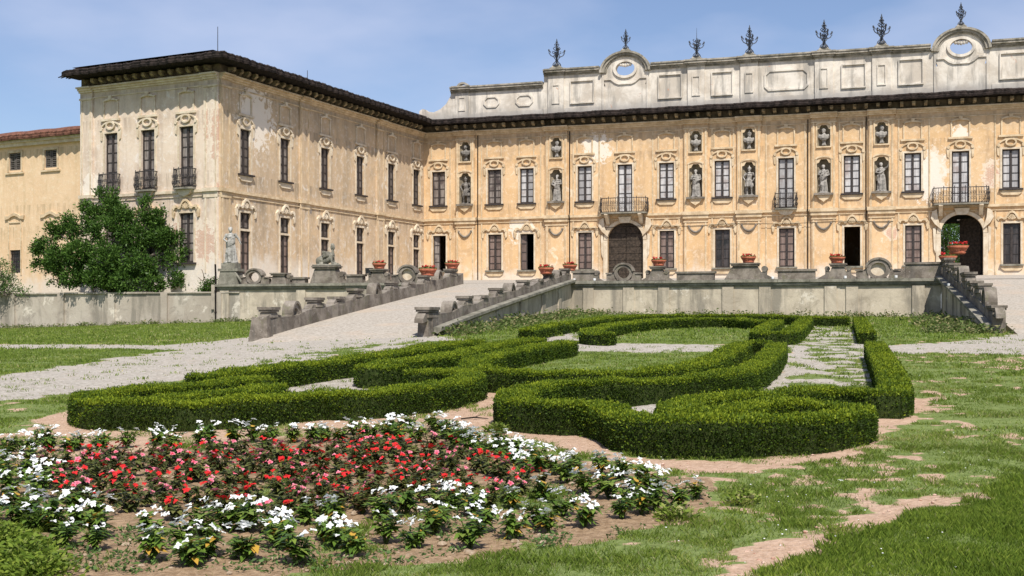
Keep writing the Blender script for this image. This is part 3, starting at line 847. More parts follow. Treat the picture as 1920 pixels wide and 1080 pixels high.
def pilaster(F, uc, w, parent, holes=(), v=0.16, low=True, name='pilaster', mat=None, swag=True, cap=True):
    mat = mat or m_main
    a, b = uc - w / 2, uc + w / 2
    o = wall_sheet(F, a, b, ZB - .3, 15.56, holes, name, mat, parent, v=v, depth=0.0)
    e = MB()
    for s in (a, b): e.add([F(s, v, ZB - .3), F(s, -0.02, ZB - .3), F(s, -0.02, 15.56), F(s, v, 15.56)], [(0, 1, 2, 3)])
    e.build('reveal', mat, o)
    t = MB()
    t.box(F, a - .12, b + .12, -0.02, v + .20, 8.95, 9.2); t.box(F, a - .06, b + .06, -0.02, v + .12, 8.70, 8.948); t.box(F, a - .02, b + .02, -0.02, v + .06, 8.42, 8.5)
    cornice_mb(F, a - .10, b + .10, extra=v + 0.1, mb=t)
    t.box(F, a - .05, b + .05, -0.02, v + .05, 15.2, 15.3)
    for z0, z1 in ((ZB + .05, 8.4), (9.22, 15.18)):       # strips edging the pilaster
        for s in (a + .08, b - .2): t.box(F, s, s + .12, v - .01, v + .035, z0, z1)
    t.build('entablature', m_trim, o)
    if swag:
        g = MB(); n = 10
        g.tube([F(uc - .5 + i / n, v + .07, 8.12 - .42 * math.sin(math.pi * i / n) ** .8) for i in range(n + 1)], [.05 + .04 * math.sin(math.pi * i / n) for i in range(n + 1)], 6)
        for s in (-1, 1): g.ball((F(uc + s * .5, v + .06, 8.15)), .085, 6, 5)
        g.build('swag', m_stone, o)
    return o

def niche(F, uc, w, z0, z1, parent, v=0.16, depth=0.55, shaped=True):
    """half round recess with a moulded head and a bracketed shelf"""
    mb = MB(); n = 10; h = w / 2
    cs = [(uc - h * math.cos(math.pi * i / n), v - depth * math.sin(math.pi * i / n)) for i in range(n + 1)]
    vs = [F(a, b, z) for z in (z0, z1) for a, b in cs]
    mb.add(vs, [(i, i + 1, n + 2 + i, n + 1 + i) for i in range(n)] + [tuple(range(n + 1))[::-1], tuple(range(n + 1, 2 * n + 2))])
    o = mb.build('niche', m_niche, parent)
    t = MB()
    # shaped head: ears closing the corners of the opening
    for s in (-1, 1):
        t.prism(F, [(uc + s * h, z1), (uc + s * h * .38, z1), (uc + s * h * .55, z1 - .1), (uc + s * h * .68, z1 - .24), (uc + s * h, z1 - .30)], v - .12, v - .002)
    t.box(F, uc - h - .09, uc - h - .002, v - .02, v + .05, z0, z1 + .05); t.box(F, uc + h + .002, uc + h + .09, v - .02, v + .05, z0, z1 + .05)
    t.band(F, arc(uc, z1 - .02, h, .14, 180, 0, 10), arc(uc, z1, h + .12, .24, 180, 0, 10), v - .02, v + .07)
    t.build('niche_frame', m_trim, o)
    s = MB()
    if shaped:
        s.box(F, uc - h - .18, uc + h + .18, v - .02, v + .30, z0 - .14, z0 - .003)
        s.build('shelf', m_stone, o)
        s = MB(); s.prism(F, [(uc - h - .05, z0 - .145), (uc + h + .05, z0 - .145), (uc + h * .6, z0 - .42), (uc + .12, z0 - .52), (uc, z0 - .62), (uc - .12, z0 - .52), (uc - h * .6, z0 - .42)], v - .02, v + .16)
        s.build('bracket', m_trim, o)
    else:
        s.box(F, uc - h - .08, uc + h + .08, v - .02, v + .12, z0 - .10, z0 - .003); s.build('shelf', m_trim, o)
    return o

# ---------------------------------------------------------------- the main block of the palace
palace = thing('palace', 'long ochre three storey main block with niches, iron balconies and pale parapet', 'palace', (pA[0], pA[1], ZB), FM.rz)
U = lambda a, b: (FM.u(a) + FM.u(b)) / 2
up_w = [1.23, 5.83, 8.43, 12.98, 19.16, 23.22, 32.24, 36.27, 42.53]          # windows with sills
up_b = [(16.05, 1.75), (27.74, .76), (39.35, 1.78)]                          # French windows with balconies
lo_w = [(1.30, 'half'), (5.86, 'b'), (8.45, 'open'), (13.0, 'b'), (19.19, 'b'), (23.24, 'd'), (27.78, 'b'), (32.26, 'void'), (36.31, 'm'), (42.58, 'd')]
arches = [16.09, 39.44]
pil = [(3.49, 1.54), (10.80, 1.7), (21.33, 1.74), (25.14, 1.70), (30.34, 1.67), (34.22, 1.70)]
holes = [(u - .55, u + .55, 10.2, 12.85) for u in up_w] + [(u - .55, u + .55, 9.3, 12.85) for u, _ in up_b]
holes += [(u - .54, u + .54, 5.1, 7.86) for u, k in lo_w]
holes += [(u - 1.35, u + 1.35, ZB - .05, 8.72) for u in arches]
holes += [(u - w / 2, u + w / 2, ZB - .3, 15.56, 0) for u, w in pil]
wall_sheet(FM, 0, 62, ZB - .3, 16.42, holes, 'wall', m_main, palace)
bk = MB()
bk.add([FM(0, -9.5, ZB - .3), FM(38, -9.5, ZB - .3), FM(38, -9.5, 17), FM(0, -9.5, 17)], [(0, 1, 2, 3)])
bk.add([FM(40.9, -9.5, ZB - .3), FM(62, -9.5, ZB - .3), FM(62, -9.5, 17), FM(40.9, -9.5, 17)], [(0, 1, 2, 3)])
bk.add([FM(38, -9.5, 8.6), FM(40.9, -9.5, 8.6), FM(40.9, -9.5, 17), FM(38, -9.5, 17)], [(0, 1, 2, 3)])
bk.add([FM(62, 0, ZB - .3), FM(62, -9.5, ZB - .3), FM(62, -9.5, 17), FM(62, 0, 17)], [(0, 1, 2, 3)])
bk.add([FM(0, 0, ZB - .3), FM(0, -9.5, ZB - .3), FM(0, -9.5, 17), FM(0, 0, 17)], [(0, 1, 2, 3)])
bk.build('rear_wall', m_main, palace)
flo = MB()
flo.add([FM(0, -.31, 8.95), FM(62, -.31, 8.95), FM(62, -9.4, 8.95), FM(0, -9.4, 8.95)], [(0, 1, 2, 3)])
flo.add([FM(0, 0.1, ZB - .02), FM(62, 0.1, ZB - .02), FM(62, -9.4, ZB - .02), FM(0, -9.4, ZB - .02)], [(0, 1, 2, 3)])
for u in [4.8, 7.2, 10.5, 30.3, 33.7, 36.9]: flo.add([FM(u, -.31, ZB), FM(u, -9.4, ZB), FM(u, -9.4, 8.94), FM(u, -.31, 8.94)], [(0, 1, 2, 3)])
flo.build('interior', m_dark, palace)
# carriage passage behind the right hand arch, open to the park at the back
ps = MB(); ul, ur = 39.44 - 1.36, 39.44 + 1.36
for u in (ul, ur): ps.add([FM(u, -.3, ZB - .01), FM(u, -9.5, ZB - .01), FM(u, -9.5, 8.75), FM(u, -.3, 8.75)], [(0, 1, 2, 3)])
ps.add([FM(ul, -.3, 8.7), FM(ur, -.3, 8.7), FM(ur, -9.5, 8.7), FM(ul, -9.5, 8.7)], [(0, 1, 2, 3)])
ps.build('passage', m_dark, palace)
fl = MB(); fl.add([FM(ul, .1, ZB + .01), FM(ur, .1, ZB + .01), FM(ur, -9.5, ZB + .01), FM(ul, -9.5, ZB + .01)], [(0, 1, 2, 3)])
fl.build('passage_floor', m_gravel, palace)
lamp = MB(); lamp.box(FM, 39.25, 39.75, -2.4, -2.2, 8.28, 8.38); lamp.build('ceiling_lamp', m_white, palace)
dl = MB(); dl.box(lambda a, v, z: FM(ur - .05 - a * .93, -1.6 - a * .36 + v, z), 0, 1.45, -0.05, 0.0, ZB + .05, 8.3)
for k in range(5): dl.box(lambda a, v, z: FM(ur - .05 - a * .93, -1.6 - a * .36 + v, z), 0.05, 1.4, 0.002, 0.05, ZB + .3 + k * .95, ZB + .42 + k * .95)
dl.build('door', m_wood, palace)

st = MB()
segs = []; last = 0.0
for u, w in pil: segs.append((last, u - w / 2)); last = u + w / 2
segs.append((last, 62))
for a, b in segs:
    st.box(FM, a, b, -.02, .13, 9.0, 9.18); st.box(FM, a, b, -.02, .07, 8.74, 8.80)
st.build('string_course', m_trim, palace)
co = MB()
for a, b in segs: cornice_mb(FM, a, b, mb=co)
for a, b in segs: co.box(FM, a, b, -.02, .05, 15.18, 15.24)
co.build('cornice', m_trim, palace)
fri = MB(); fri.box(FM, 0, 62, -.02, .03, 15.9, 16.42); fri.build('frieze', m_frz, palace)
eave(FM, 0.9, 44.5, palace, sp=0.78)
MI = math.tan((FS.rz - FM.rz) / 2); MO = math.tan((FS.rz - FW.rz) / 2)
roof_edge(FM, 0, 62, 1.05, palace, back=-.1, rise=.53, m0=-MI)
rf = MB()
rf.add([FM(-1, -.62, 16.98), FM(62, -.62, 16.98), FM(62, -5, 18.2), FM(-1, -5, 18.2)], [(0, 1, 2, 3)])
rf.add([FM(-1, -9.9, 16.9), FM(62, -9.9, 16.9), FM(62, -5, 18.2), FM(-1, -5, 18.2)], [(0, 1, 2, 3)])
rf.build('rear_roof', m_tile_r, palace)
for u in up_w: dress(FM, u, 1.1, 10.2, 12.85, window(FM, u, 1.1, 10.2, 12.85, palace, 5 if u not in (1.23,) else 4, m_pane_l if u not in (1.23, 5.83) else m_pane_m, 'dark'), palace)
for u, hw in up_b:
    dress(FM, u, 1.1, 9.3, 12.85, window(FM, u, 1.1, 9.3, 12.85, palace, 5, m_pane_l, False), palace, sill=False)
    balcony(FM, u, hw, .95 if hw > 1 else .6, 9.25 - .1, palace, 1.15)
for u, k in lo_w:
    if k == 'void':
        d = MB(); d.box(lambda a, v, z, u=u: FM(u + .52 - v, -.3 - a, z), 0, .5, -0.04, 0.0, 5.12, 7.84); dress(FM, u, 1.08, 5.1, 7.86, d.build('door', m_wood, palace), palace, False)
        s = MB(); s.box(FM, u - .74, u + .74, -.1, .2, 4.98, 5.098); s.build('sill', m_cope, palace)
    elif k in ('open', 'half'):
        # one leaf folded back, the other side a dark opening
        sgn = -1
        leaf = MB(); h0, h1 = 5.12, 7.84
        Q = (lambda a, v, z, u=u: FM(u - .52 + a * .9, -.2 - a * .35 + v, z))
        leaf.box(Q, 0, .06, -.03, .03, h0, h1); leaf.box(Q, .42, .48, -.03, .03, h0, h1)
        for i in range(5): leaf.box(Q, .061, .419, -.029, .029, h0 + i * .66, h0 + .06 + i * .66)
        lo = leaf.build('door', m_frame, palace); dress(FM, u, 1.08, 5.1, 7.86, lo, palace, False, k == 'open')
        pn = MB(); pn.add([Q(.06, 0, h0), Q(.42, 0, h0), Q(.42, 0, h1), Q(.06, 0, h1)], [(0, 1, 2, 3)]); pn.build('pane', m_pane_b if k == 'open' else m_pane_m, lo)
        s = MB(); s.box(FM, u - .74, u + .74, -.1, .2, 4.98, 5.098); s.build('sill', m_cope, palace)
    else:
        dress(FM, u, 1.08, 5.1, 7.86, window(FM, u, 1.08, 5.1, 7.86, palace, 5 if k != 'd' else 4, {'b': m_pane_b, 'd': m_pane_d, 'm': m_pane_b}[k], True), palace, False)
for i, u in enumerate(arches):
    sp = MB()
    a, b = u - 1.35, u + 1.35
    head = arc(u, 7.25, 1.35, 1.30, 180, 90, 12)
    sp.prism(FM, [(a, 8.72), (a, 7.25)] + head[1:] + [(u, 8.72)], -.3, -.001)
    head = arc(u, 7.25, 1.35, 1.30, 90, 0, 12)
    sp.prism(FM, [(u, 8.72)] + head + [(b, 8.72)], -.3, -.001)
    sp.build('arch', m_main, palace)
    ar = MB(); ar.band(FM, arc(u, 7.25, 1.35, 1.30, 180, 0, 20), arc(u, 7.25, 1.62, 1.52, 180, 0, 20), -.02, .14)
    for s in (-1, 1):
        x0, x1 = sorted((u + s * 1.352, u + s * 1.66)); ar.box(FM, x0, x1, -.02, .12, ZB - .1, 7.24)
        ar.prism(FM, [(u + s * 1.3, 7.5), (u + s * 1.75, 7.9), (u + s * 2.0, 8.3), (u + s * 1.9, 8.75), (u + s * 1.6, 8.9), (u + s * 1.55, 8.3)], .0, .28)
        ar.prism(FM, [(u + s * 1.66, 7.7), (u + s * 1.86, 7.6), (u + s * 1.80, 6.2), (u + s * 1.68, 5.9)], -.02, .12)
    ar.prism(FM, [(u - .35, 8.5), (u + .35, 8.5), (u + .5, 8.95), (u - .5, 8.95)], .0, .3)
    ar.build('arch_surround', m_trimp, palace)
u = arches[0]
g = MB()
g.add([FM(u - 1.34, -.28, ZB), FM(u + 1.34, -.28, ZB), FM(u + 1.34, -.28, 8.7), FM(u - 1.34, -.28, 8.7)], [(0, 1, 2, 3)])
for s in (-1, 1):
    for k in range(9): g.box(FM, u + (0.03 if s > 0 else -1.30), u + (1.30 if s > 0 else -.03), -.27, -.22 + (k % 2) * .012, ZB + .1 + k * .5, ZB + .57 + k * .5)
g.build('gate', m_wood, palace)
for u, w in pil:
    h = [(u - .44, u + .44, 13.55, 15.05), (u - .48, u + .48, 10.25, 12.65)]
    p = pilaster(FM, u, w, palace, holes=h)
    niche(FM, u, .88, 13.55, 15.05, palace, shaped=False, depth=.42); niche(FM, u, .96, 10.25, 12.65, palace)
# extra flat strips that frame the bays
for x in (2.15, 4.75, 9.5, 12.05, 14.05, 18.1, 20.05, 22.45, 24.0, 26.3, 29.0, 31.35, 33.0, 35.3, 37.3, 41.5):
    for z0, z1 in ((ZB + .02, 8.73), (9.2, 15.17)):
        ft = MB(); ft.box(FM, x, x + .1, -.02, .04, z0, z1); ft.build('wall_strip', m_trim, palace)
for x in (4.5, 11.83, 29.25, 33.2):
    dp = MB(); dp.tube([FM(x, .08, z) for z in (ZB, 8.8)] + [FM(x, .25, 9.2)] + [FM(x, .08, 9.4), FM(x, .08, 15.5)], .035, 6); dp.build('drainpipe', m_eave, palace)
cb = MB(); cb.tube([FM(12 + i * 1.0, .2 + .0 * i, 8.2 - .05 * math.sin(i * .9)) for i in range(24)], .018, 4); cb.build('cable', m_eave, palace)

# attic parapet
VA = -.55
am = MB()
am.prism(FM, [(-.45, 16.75), (-.45, 17.7), (-.2, 17.86), (.05, 17.8), (.3, 17.62), (.75, 17.55), (1.3, 17.75), (1.8, 18.15), (2.15, 18.7), (2.3, 19.2), (2.3, 19.35), (2.45, 19.35), (2.45, 16.75)], VA, -.14)
am.box(FM, 2.45, 9.75, VA, -.14, 16.75, 19.2)
am.box(FM, 9.75, 14.15, VA, -.14, 16.75, 20.0)
am.box(FM, 17.95, 37.5, VA, -.14, 16.75, 20.0)
am.box(FM, 41.3, 62, VA, -.14, 16.75, 20.0)
for c in (16.05, 39.4):
    N = 16; hole = arc(c, 19.95, .72, .52, 0, 360, 32)
    for s in (-1, 1):
        angs = [(-90 + 180 * i / N) if s > 0 else (270 - 180 * i / N) for i in range(N + 1)]
        inn = [(c + .72 * math.cos(R(q)), 19.98 + .52 * math.sin(R(q))) for q in angs]
        outp = []
        for q in angs:
            dx, dz = math.cos(R(q)), math.sin(R(q))
            if dz > 0: outp.append((c + 1.62 * dx, 19.75 + 1.32 * dz))
            else:
                k = 1.62 / max(abs(dx), abs(dz) * 1.62 / 1.0); outp.append((c + dx * k, 19.75 + dz * k))
        am.band(FM, inn, outp, VA, -.14)
    am.box(FM, c - 1.9, c - 1.622, VA, -.14, 16.75, 20.0); am.box(FM, c + 1.622, c + 1.9, VA, -.14, 16.75, 20.0); am.box(FM, c - 1.62, c + 1.62, VA, -.14, 16.75, 18.752)
par = am.build('parapet', m_attic, palace)
cm = MB(); V0 = -.14
def cap(mb, a, b, z, e=0.0):
    for k, (z0, z1, v) in enumerate(((-.22, -.12, .06), (-.12, 0, .16), (0, .16, .30), (.16, .27, .36))):
        mb.box(FM, a - v * (.6 if e else 0), b + v * (.6 if e else 0), VA - .02 - (v * .6), V0 + v + e, z + z0, z + z1 - .002)
cap(cm, 2.2, 9.7, 19.12); cap(cm, 9.75, 14.1, 20.0); cap(cm, 18.0, 37.45, 20.0); cap(cm, 41.35, 62, 20.0)
piers = [10.72, 21.33, 25.14, 30.34, 34.22]
for q in piers: cap(cm, q - .62, q + .62, 20.0, .14)
cap(cm, 2.6, 3.7, 19.14, .12)
cm.band(FM, arc(3.15, 19.38, .34, .26, 0, 180, 8), arc(3.15, 19.38, .5, .4, 0, 180, 8), VA, V0)
for c in (16.05, 39.4):
    for r0, r1, v in ((1.42, 1.55, .08), (1.55, 1.75, .2), (1.75, 1.92, .32)):
        cm.band(FM, arc(c, 19.75, r0, r0 * .80, 0, 180, 20), arc(c, 19.75, r1, r1 * .80, 0, 180, 20), VA - .05, V0 + v)
cm.build('parapet_cornice', m_attcor, palace)
pm = MB(); dm = MB()
def panel(a, b, z0, z1, t=.08, shape=None):
    pm.box(FM, a - t, a, V0 - .01, V0 + .12, z0 - t, z1 + t); pm.box(FM, b, b + t, V0 - .01, V0 + .12, z0 - t, z1 + t)
    pm.box(FM, a, b, V0 - .01, V0 + .12, z1, z1 + t); pm.box(FM, a, b, V0 - .01, V0 + .12, z0 - t, z0)
def octa(a, b, z0, z1, c=.28):
    o = [(a + c, z0), (b - c, z0), (b, z0 + c), (b, z1 - c), (b - c, z1), (a + c, z1), (a, z1 - c), (a, z0 + c)]
    m = [((x - (a + b) / 2) * (1 - .26 / (b - a)) + (a + b) / 2, (z - (z0 + z1) / 2) * (1 - .26 / (z1 - z0)) + (z0 + z1) / 2) for x, z in o]
    pm.band(FM, m, o, V0 - .01, V0 + .08, closed=True)
for q in piers:
    pm.box(FM, q - .62, q + .62, V0 - .01, V0 + .14, 16.75, 19.78)
    for x in ((q - .30, q - .22), (q + .22, q + .30)): pm.box(FM, *x, V0 + .139, V0 + .20, 17.72, 19.02)
    for zz in ((17.64, 17.72), (19.02, 19.10)): pm.box(FM, q - .30, q + .30, V0 + .139, V0 + .20, *zz)
pm.box(FM, 2.6, 3.7, V0 - .01, V0 + .12, 16.75, 18.9)
for x in ((2.88, 2.94), (3.36, 3.42)): pm.box(FM, *x, V0 + .119, V0 + .17, 17.55, 18.5)
for zz in ((17.5, 17.55), (18.5, 18.55)): pm.box(FM, 2.88, 3.42, V0 + .119, V0 + .17, *zz)
octa(4.9, 6.2, 17.65, 18.55); octa(7.5, 8.9, 17.62, 18.55)
panel(11.9, 13.6, 17.65, 19.25); panel(18.6, 20.2, 17.65, 19.3); panel(22.5, 23.9, 17.65, 19.25); octa(26.2, 29.3, 17.7, 19.2, .3); panel(31.6, 33.1, 17.65, 19.2)
panel(35.4, 36.9, 17.65, 19.3); panel(41.9, 43.6, 17.65, 19.3); panel(45, 47, 17.65, 19.3)
for c in (16.05, 39.4):
    pm.band(FM, arc(c, 19.98, .72, .52, 0, 360, 28)[:-1], arc(c, 19.98, .92, .70, 0, 360, 28)[:-1], V0 - .3, V0 + .12, closed=True)
    pm.band(FM, [(c - 1.6, 19.2), (c - 1.1, 19.2), (c - .8, 18.95), (c - .5, 18.82), (c + .5, 18.82), (c + .8, 18.95), (c + 1.1, 19.2), (c + 1.6, 19.2)], [(c - 1.6, 19.32), (c - 1.05, 19.32), (c - .75, 19.08), (c - .45, 18.94), (c + .45, 18.94), (c + .75, 19.08), (c + 1.05, 19.32), (c + 1.6, 19.32)], V0 - .01, V0 + .1)
    for x in (c - 1.75, c + 1.6): pm.box(FM, x, x + .14, V0 - .01, V0 + .08, 16.95, 19.7)
    # shell hanging in the oval
    for k in range(5):
        q = -.36 + .18 * k; pm.ball(FM(c + q, V0 - .05, 20.36 - .10 * (1 - abs(q) * 2)), (.12, .12, .17), 7, 5)
for a, b in ((2.45, 9.7), (9.75, 14.1), (18.0, 37.45), (41.35, 62)): pm.box(FM, a, b, V0 - .01, V0 + .05, 16.95, 17.32)
pm.build('parapet_panels', m_attic, par)

# ---------------------------------------------------------------- the wing
wing = thing('palace_wing', 'tall cream and beige wing with dark overhanging eaves and worn brick corner', 'palace wing', (pE[0], pE[1], ZB), FW.rz)
ws_u = [2.5, 6.63, 11.28, 15.81, 20.24, 24.13]
hs = [(u - .53, u + .53, 10.2, 12.92) for u in ws_u] + [(u - .53, u + .53, ZB - .02, 7.87) for u in ws_u]
sp_ = [(.48, .95), (8.72, 1.1), (18.5, 1.1)]
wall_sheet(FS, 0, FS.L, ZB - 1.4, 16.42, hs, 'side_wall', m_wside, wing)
wf_u = [2.5, 5.5, 8.53]
hf = [(u - .54, u + .54, 9.35, 12.92) for u in wf_u] + [(u - .56, u + .56, 4.8, 7.76) for u in wf_u]
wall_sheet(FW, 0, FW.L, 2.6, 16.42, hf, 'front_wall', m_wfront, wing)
bq = MB(); q0 = (pE[0] + 9.6, pE[1] + 22.3)
for a, b in ((pE, q0), (q0, pA)): bq.add([(a[0], a[1], 2.6), (b[0], b[1], 2.6), (b[0], b[1], 16.5), (a[0], a[1], 16.5)], [(0, 1, 2, 3)])
bq.build('rear_wall', m_wfront, wing)
bi = MB()
for F, L in ((FS, FS.L), (FW, FW.L)): bi.add([F(.3, -.6, 3), F(L - .3, -.6, 3), F(L - .3, -.6, 16.4), F(.3, -.6, 16.4)], [(0, 1, 2, 3)])
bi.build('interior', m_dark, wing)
for u in ws_u:
    dress(FS, u, 1.06, 10.2, 12.92, window(FS, u, 1.06, 10.2, 12.92, wing, 5, m_pane_m, 'dark'), wing, low_m=m_trimp)
    window(FS, u, 1.06, 6.9, 7.87, wing, 2, m_pane_m, False)
    o = window(FS, u, 1.06, ZB, 6.76, wing, 4, m_pane_b, False, name='glazed_door')
    dress(FS, u, 1.06, ZB, 7.87, o, wing, False, False, m_trimp)
    t2 = MB(); t2.box(FS, u - .53, u + .53, -.3, -.02, 6.765, 6.895); t2.build('transom', m_trimp, o)
for u in wf_u:
    dress(FW, u, 1.08, 9.35, 12.92, window(FW, u, 1.08, 9.35, 12.92, wing, 6, m_pane_m, False), wing, sill=False, low_m=m_trimp); balcony(FW, u, .74, .5, 9.15, wing, 1.2)
    dress(FW, u, 1.12, 4.8, 7.76, window(FW, u, 1.12, 4.8, 7.76, wing, 5, m_pane_m, 'dark'), wing, False, False)
s3 = MB(); s4 = MB()
for F, L, mb, ps_ in ((FS, FS.L, s3, sp_), (FW, FW.L, s4, [(.51, 1.02), (10.47, 1.06)])):
    mb.box(F, 0, L, -.02, .12, 8.95, 9.12); mb.box(F, 0, L, -.02, .06, 8.7, 8.76)
    cornice_mb(F, 0, L, mb=mb); mb.box(F, 0, L, -.02, .05, 15.2, 15.27)
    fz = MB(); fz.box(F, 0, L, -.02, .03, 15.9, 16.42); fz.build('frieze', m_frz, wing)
    for u, w in ps_:
        a, b = u - w / 2, u + w / 2
        mb.box(F, a - .04, b + .04, -.02, .26, 8.951, 9.16); mb.box(F, a, b, -.02, .16, 8.6, 8.948)
        cornice_mb(F, a - .05, b + .05, extra=.13, mb=mb)
        mb.box(F, a + .1, a + .2, .08, .15, ZB, 8.58); mb.box(F, b - .2, b - .1, .08, .15, ZB, 8.58); mb.box(F, a + .1, a + .2, .08, .15, 9.2, 15.1); mb.box(F, b - .2, b - .1, .08, .15, 9.2, 15.1)
        mb.box(F, a - .02, b + .02, -.02, .2, 15.1, 15.22)
s3.build('side_cornice', m_trim, wing); s4.build('front_cornice', m_trimp, wing)
for F, ps_, mm in ((FS, sp_, m_wside), (FW, [(.51, 1.02), (10.47, 1.06)], m_wfront)):
    for u, w in ps_:
        p_ = MB(); p_.box(F, u - w / 2, u + w / 2, -.02, .12, 2.7, 15.56); p_.build('pilaster', mm, wing)
eave(FS, 0.5, FS.L - .9, wing, out=.8, sp=.74); eave(FW, 0.3, FW.L - .3, wing, out=.8, sp=.74)
roof_edge(FS, 0, FS.L, 1.3, wing, back=-.6, rise=.75, tile=m_tile, z0=16.44, m0=MO, m1=-MI)
roof_edge(FW, -.25, FW.L, 1.3, wing, back=-.6, rise=.75, tile=m_tile, z0=16.44, m1=MO)
rw = MB(); cxx = (FW(FW.L / 2, -6, 0)[0], FW(FW.L / 2, -6, 0)[1], 18.3); cyy = (FS(FS.L - 4, -5.5, 0)[0], FS(FS.L - 4, -5.5, 0)[1], 18.3)
cor = [FW(-.5, .3, 17.2), FW(FW.L - .2, .3, 17.2), FS(FS.L, .3, 17.2), (q0[0], q0[1], 17.2)]
rw.add(cor + [cxx, cyy], [(0, 1, 4), (1, 2, 5, 4), (2, 3, 5), (3, 0, 4, 5)]); rw.build('upper_roof', m_tile_r, wing)
# broken battens sticking out at the left end of the eave
for k in range(4):
    bt = MB(); bt.tube([FW(-.1, 1.3 - k * .3, 16.5 + .02 * k), FW(-.65 - .1 * (k % 2), 1.25 - k * .3, 16.43 + .03 * k)], .035, 5); bt.build('rafter_end', m_eave, wing)

# ---------------------------------------------------------------- the low range on the far left
FA = Frame(FW(-34, -.6, 0)[:2], FW(0, -.6, 0)[:2])
annex = thing('service_range', 'lower peach rendered range with red tile roof left of the tall wing', 'building', (FA.p[0], FA.p[1], 2.82), FA.rz)
wa = [FA.u(28.5), FA.u(95.7)]
wa = [wa[0] - (wa[1] - wa[0]) * 2, wa[0] - (wa[1] - wa[0])] + wa
hA = [(u - .55, u + .55, FA.z(95, 314), FA.z(95, 281)) for u in wa] + [(u - .5, u + .5, 4.45, 5.95) for u in wa]
zc = FA.z(153, 262)
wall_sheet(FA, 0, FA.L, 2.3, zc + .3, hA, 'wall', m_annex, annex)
ba = MB()
for q in ((0, -.02), (0, -8)): pass
ba.add([FA(0, -8, 2.3), FA(FA.L, -8, 2.3), FA(FA.L, -8, zc + .3), FA(0, -8, zc + .3)], [(0, 1, 2, 3)])
ba.add([FA(0, 0, 2.3), FA(0, -8, 2.3), FA(0, -8, zc + .3), FA(0, 0, zc + .3)], [(0, 1, 2, 3)]); ba.build('rear_wall', m_annex, annex)
ca = MB(); ca.box(FA, 0, FA.L, -.02, .25, zc - .1, zc + .12); ca.box(FA, 0, FA.L, -.02, .4, zc + .121, zc + .3)
ca.build('cornice', m_trimp, annex)
za = zc + .30
roof_edge(FA, -.5, FA.L, .55, annex, back=-4.2, rise=1.5, tile=m_tile_r, z0=za)
ra_ = MB(); ra_.add([FA(0, -4.2, za + 1.5), FA(FA.L, -4.2, za + 1.5), FA(FA.L, -8.5, za), FA(0, -8.5, za)], [(0, 1, 2, 3)]); ra_.build('rear_roof', m_tile_r, annex)
for i, u in enumerate(wa):
    ta = MB()
    z0, z1 = FA.z(95, 314), FA.z(95, 281)
    surround(ta, FA, u, 1.1, z0 - .1, z1, .16, .05); ta.box(FA, u - .85, u + .85, -.02, .1, z0 - .26, z0 - .14)
    for s in (-1, 1):
        sh = MB()
        a, b = sorted((u + s * .03, u + s * .5))
        sh.box(FA, a, a + .06, -.1, -.03, z0 + .02, z1 - .02); sh.box(FA, b - .06, b, -.1, -.03, z0 + .02, z1 - .02)
        for k in range(9): sh.box(FA, a + .06, b - .06, -.1 + .0, -.05, z0 + .04 + k * .125, z0 + .10 + k * .125)
        for zz in (z0 + .02, (z0 + z1) / 2, z1 - .08): sh.box(FA, a + .06, b - .06, -.1, -.035, zz, zz + .055)
        sh.build('shutter', m_shut, annex)
    s = MB(); s.add([FA(u - .5, -.2, 4.45), FA(u + .5, -.2, 4.45), FA(u + .5, -.2, 5.95), FA(u - .5, -.2, 5.95)], [(0, 1, 2, 3)])
    for k in range(5): s.tube([FA(u - .42 + .21 * k, -.08, 4.46), FA(u - .42 + .21 * k, -.08, 5.94)], .02, 5)
    for k in range(4): s.tube([FA(u - .49, -.08, 4.7 + .35 * k), FA(u + .49, -.08, 4.7 + .35 * k)], .02, 5)
    s.build('barred_window', m_pane_d, annex)
    tb_ = MB(); tc_ = ta; ta = tb_
    ta.box(FA, u - .62, u - .52, -.02, .05, 4.3, 7.9); ta.box(FA, u + .52, u + .62, -.02, .05, 4.3, 7.9)
    ta.band(FA, [(u - .85, 7.95), (u - .5, 8.0), (u - .3, 8.12), (u, 8.2), (u + .3, 8.12), (u + .5, 8.0), (u + .85, 7.95)], [(u - .9, 8.2), (u - .55, 8.18), (u - .3, 8.3), (u, 8.4), (u + .3, 8.3), (u + .55, 8.18), (u + .9, 8.2)], -.02, .12)
    ta.box(FA, u - .52, u + .52, -.02, .06, 7.72, 7.8)
    tc_.build('window_surround', m_trim, annex)
    tb_.build('blind_window', m_trim, annex)
# ---------------------------------------------------------------- retaining walls, ramp parapets and what stands on them
def zl(px, py, pt):   # height at a plan point's depth
    return EYE + (590 - py) * pt[1] / FPX

def retaining(F, u0, u1, zb, zt, label, piers, name='retaining_wall', mat=None, thick=.5, cope=True, cat='retaining wall'):
    root = thing(name, label, cat, F((u0 + u1) / 2, 0, zb), F.rz)
    w = MB(); w.box(F, u0, u1, -thick, 0, zb, zt - .2); w.build('wall', mat or m_retain, root)
    for u in piers:
        p = MB(); p.box(F, u - .28, u + .28, -.02, .07, zb, zt - .33); p.build('pier_strip', mat or m_retain, root)
    if cope:
        c = MB()
        c.box(F, u0 - .02, u1 + .02, -thick - .05, .06, zt - .34, zt - .262); c.box(F, u0 - .04, u1 + .04, -thick - .05, .13, zt - .26, zt - .14)
        n = int((u1 - u0) / 1.6) + 1
        for i in range(n):
            a = u0 - .1 + (u1 - u0 + .2) * i / n; b = u0 - .1 + (u1 - u0 + .2) * (i + 1) / n - .012
            c.box(F, a, b, -thick - .08, .22 + random.uniform(-.015, .015), zt - .138 + random.uniform(-.006, .006), zt + random.uniform(-.01, .012))
        c.build('coping', m_cope, root)
    return root

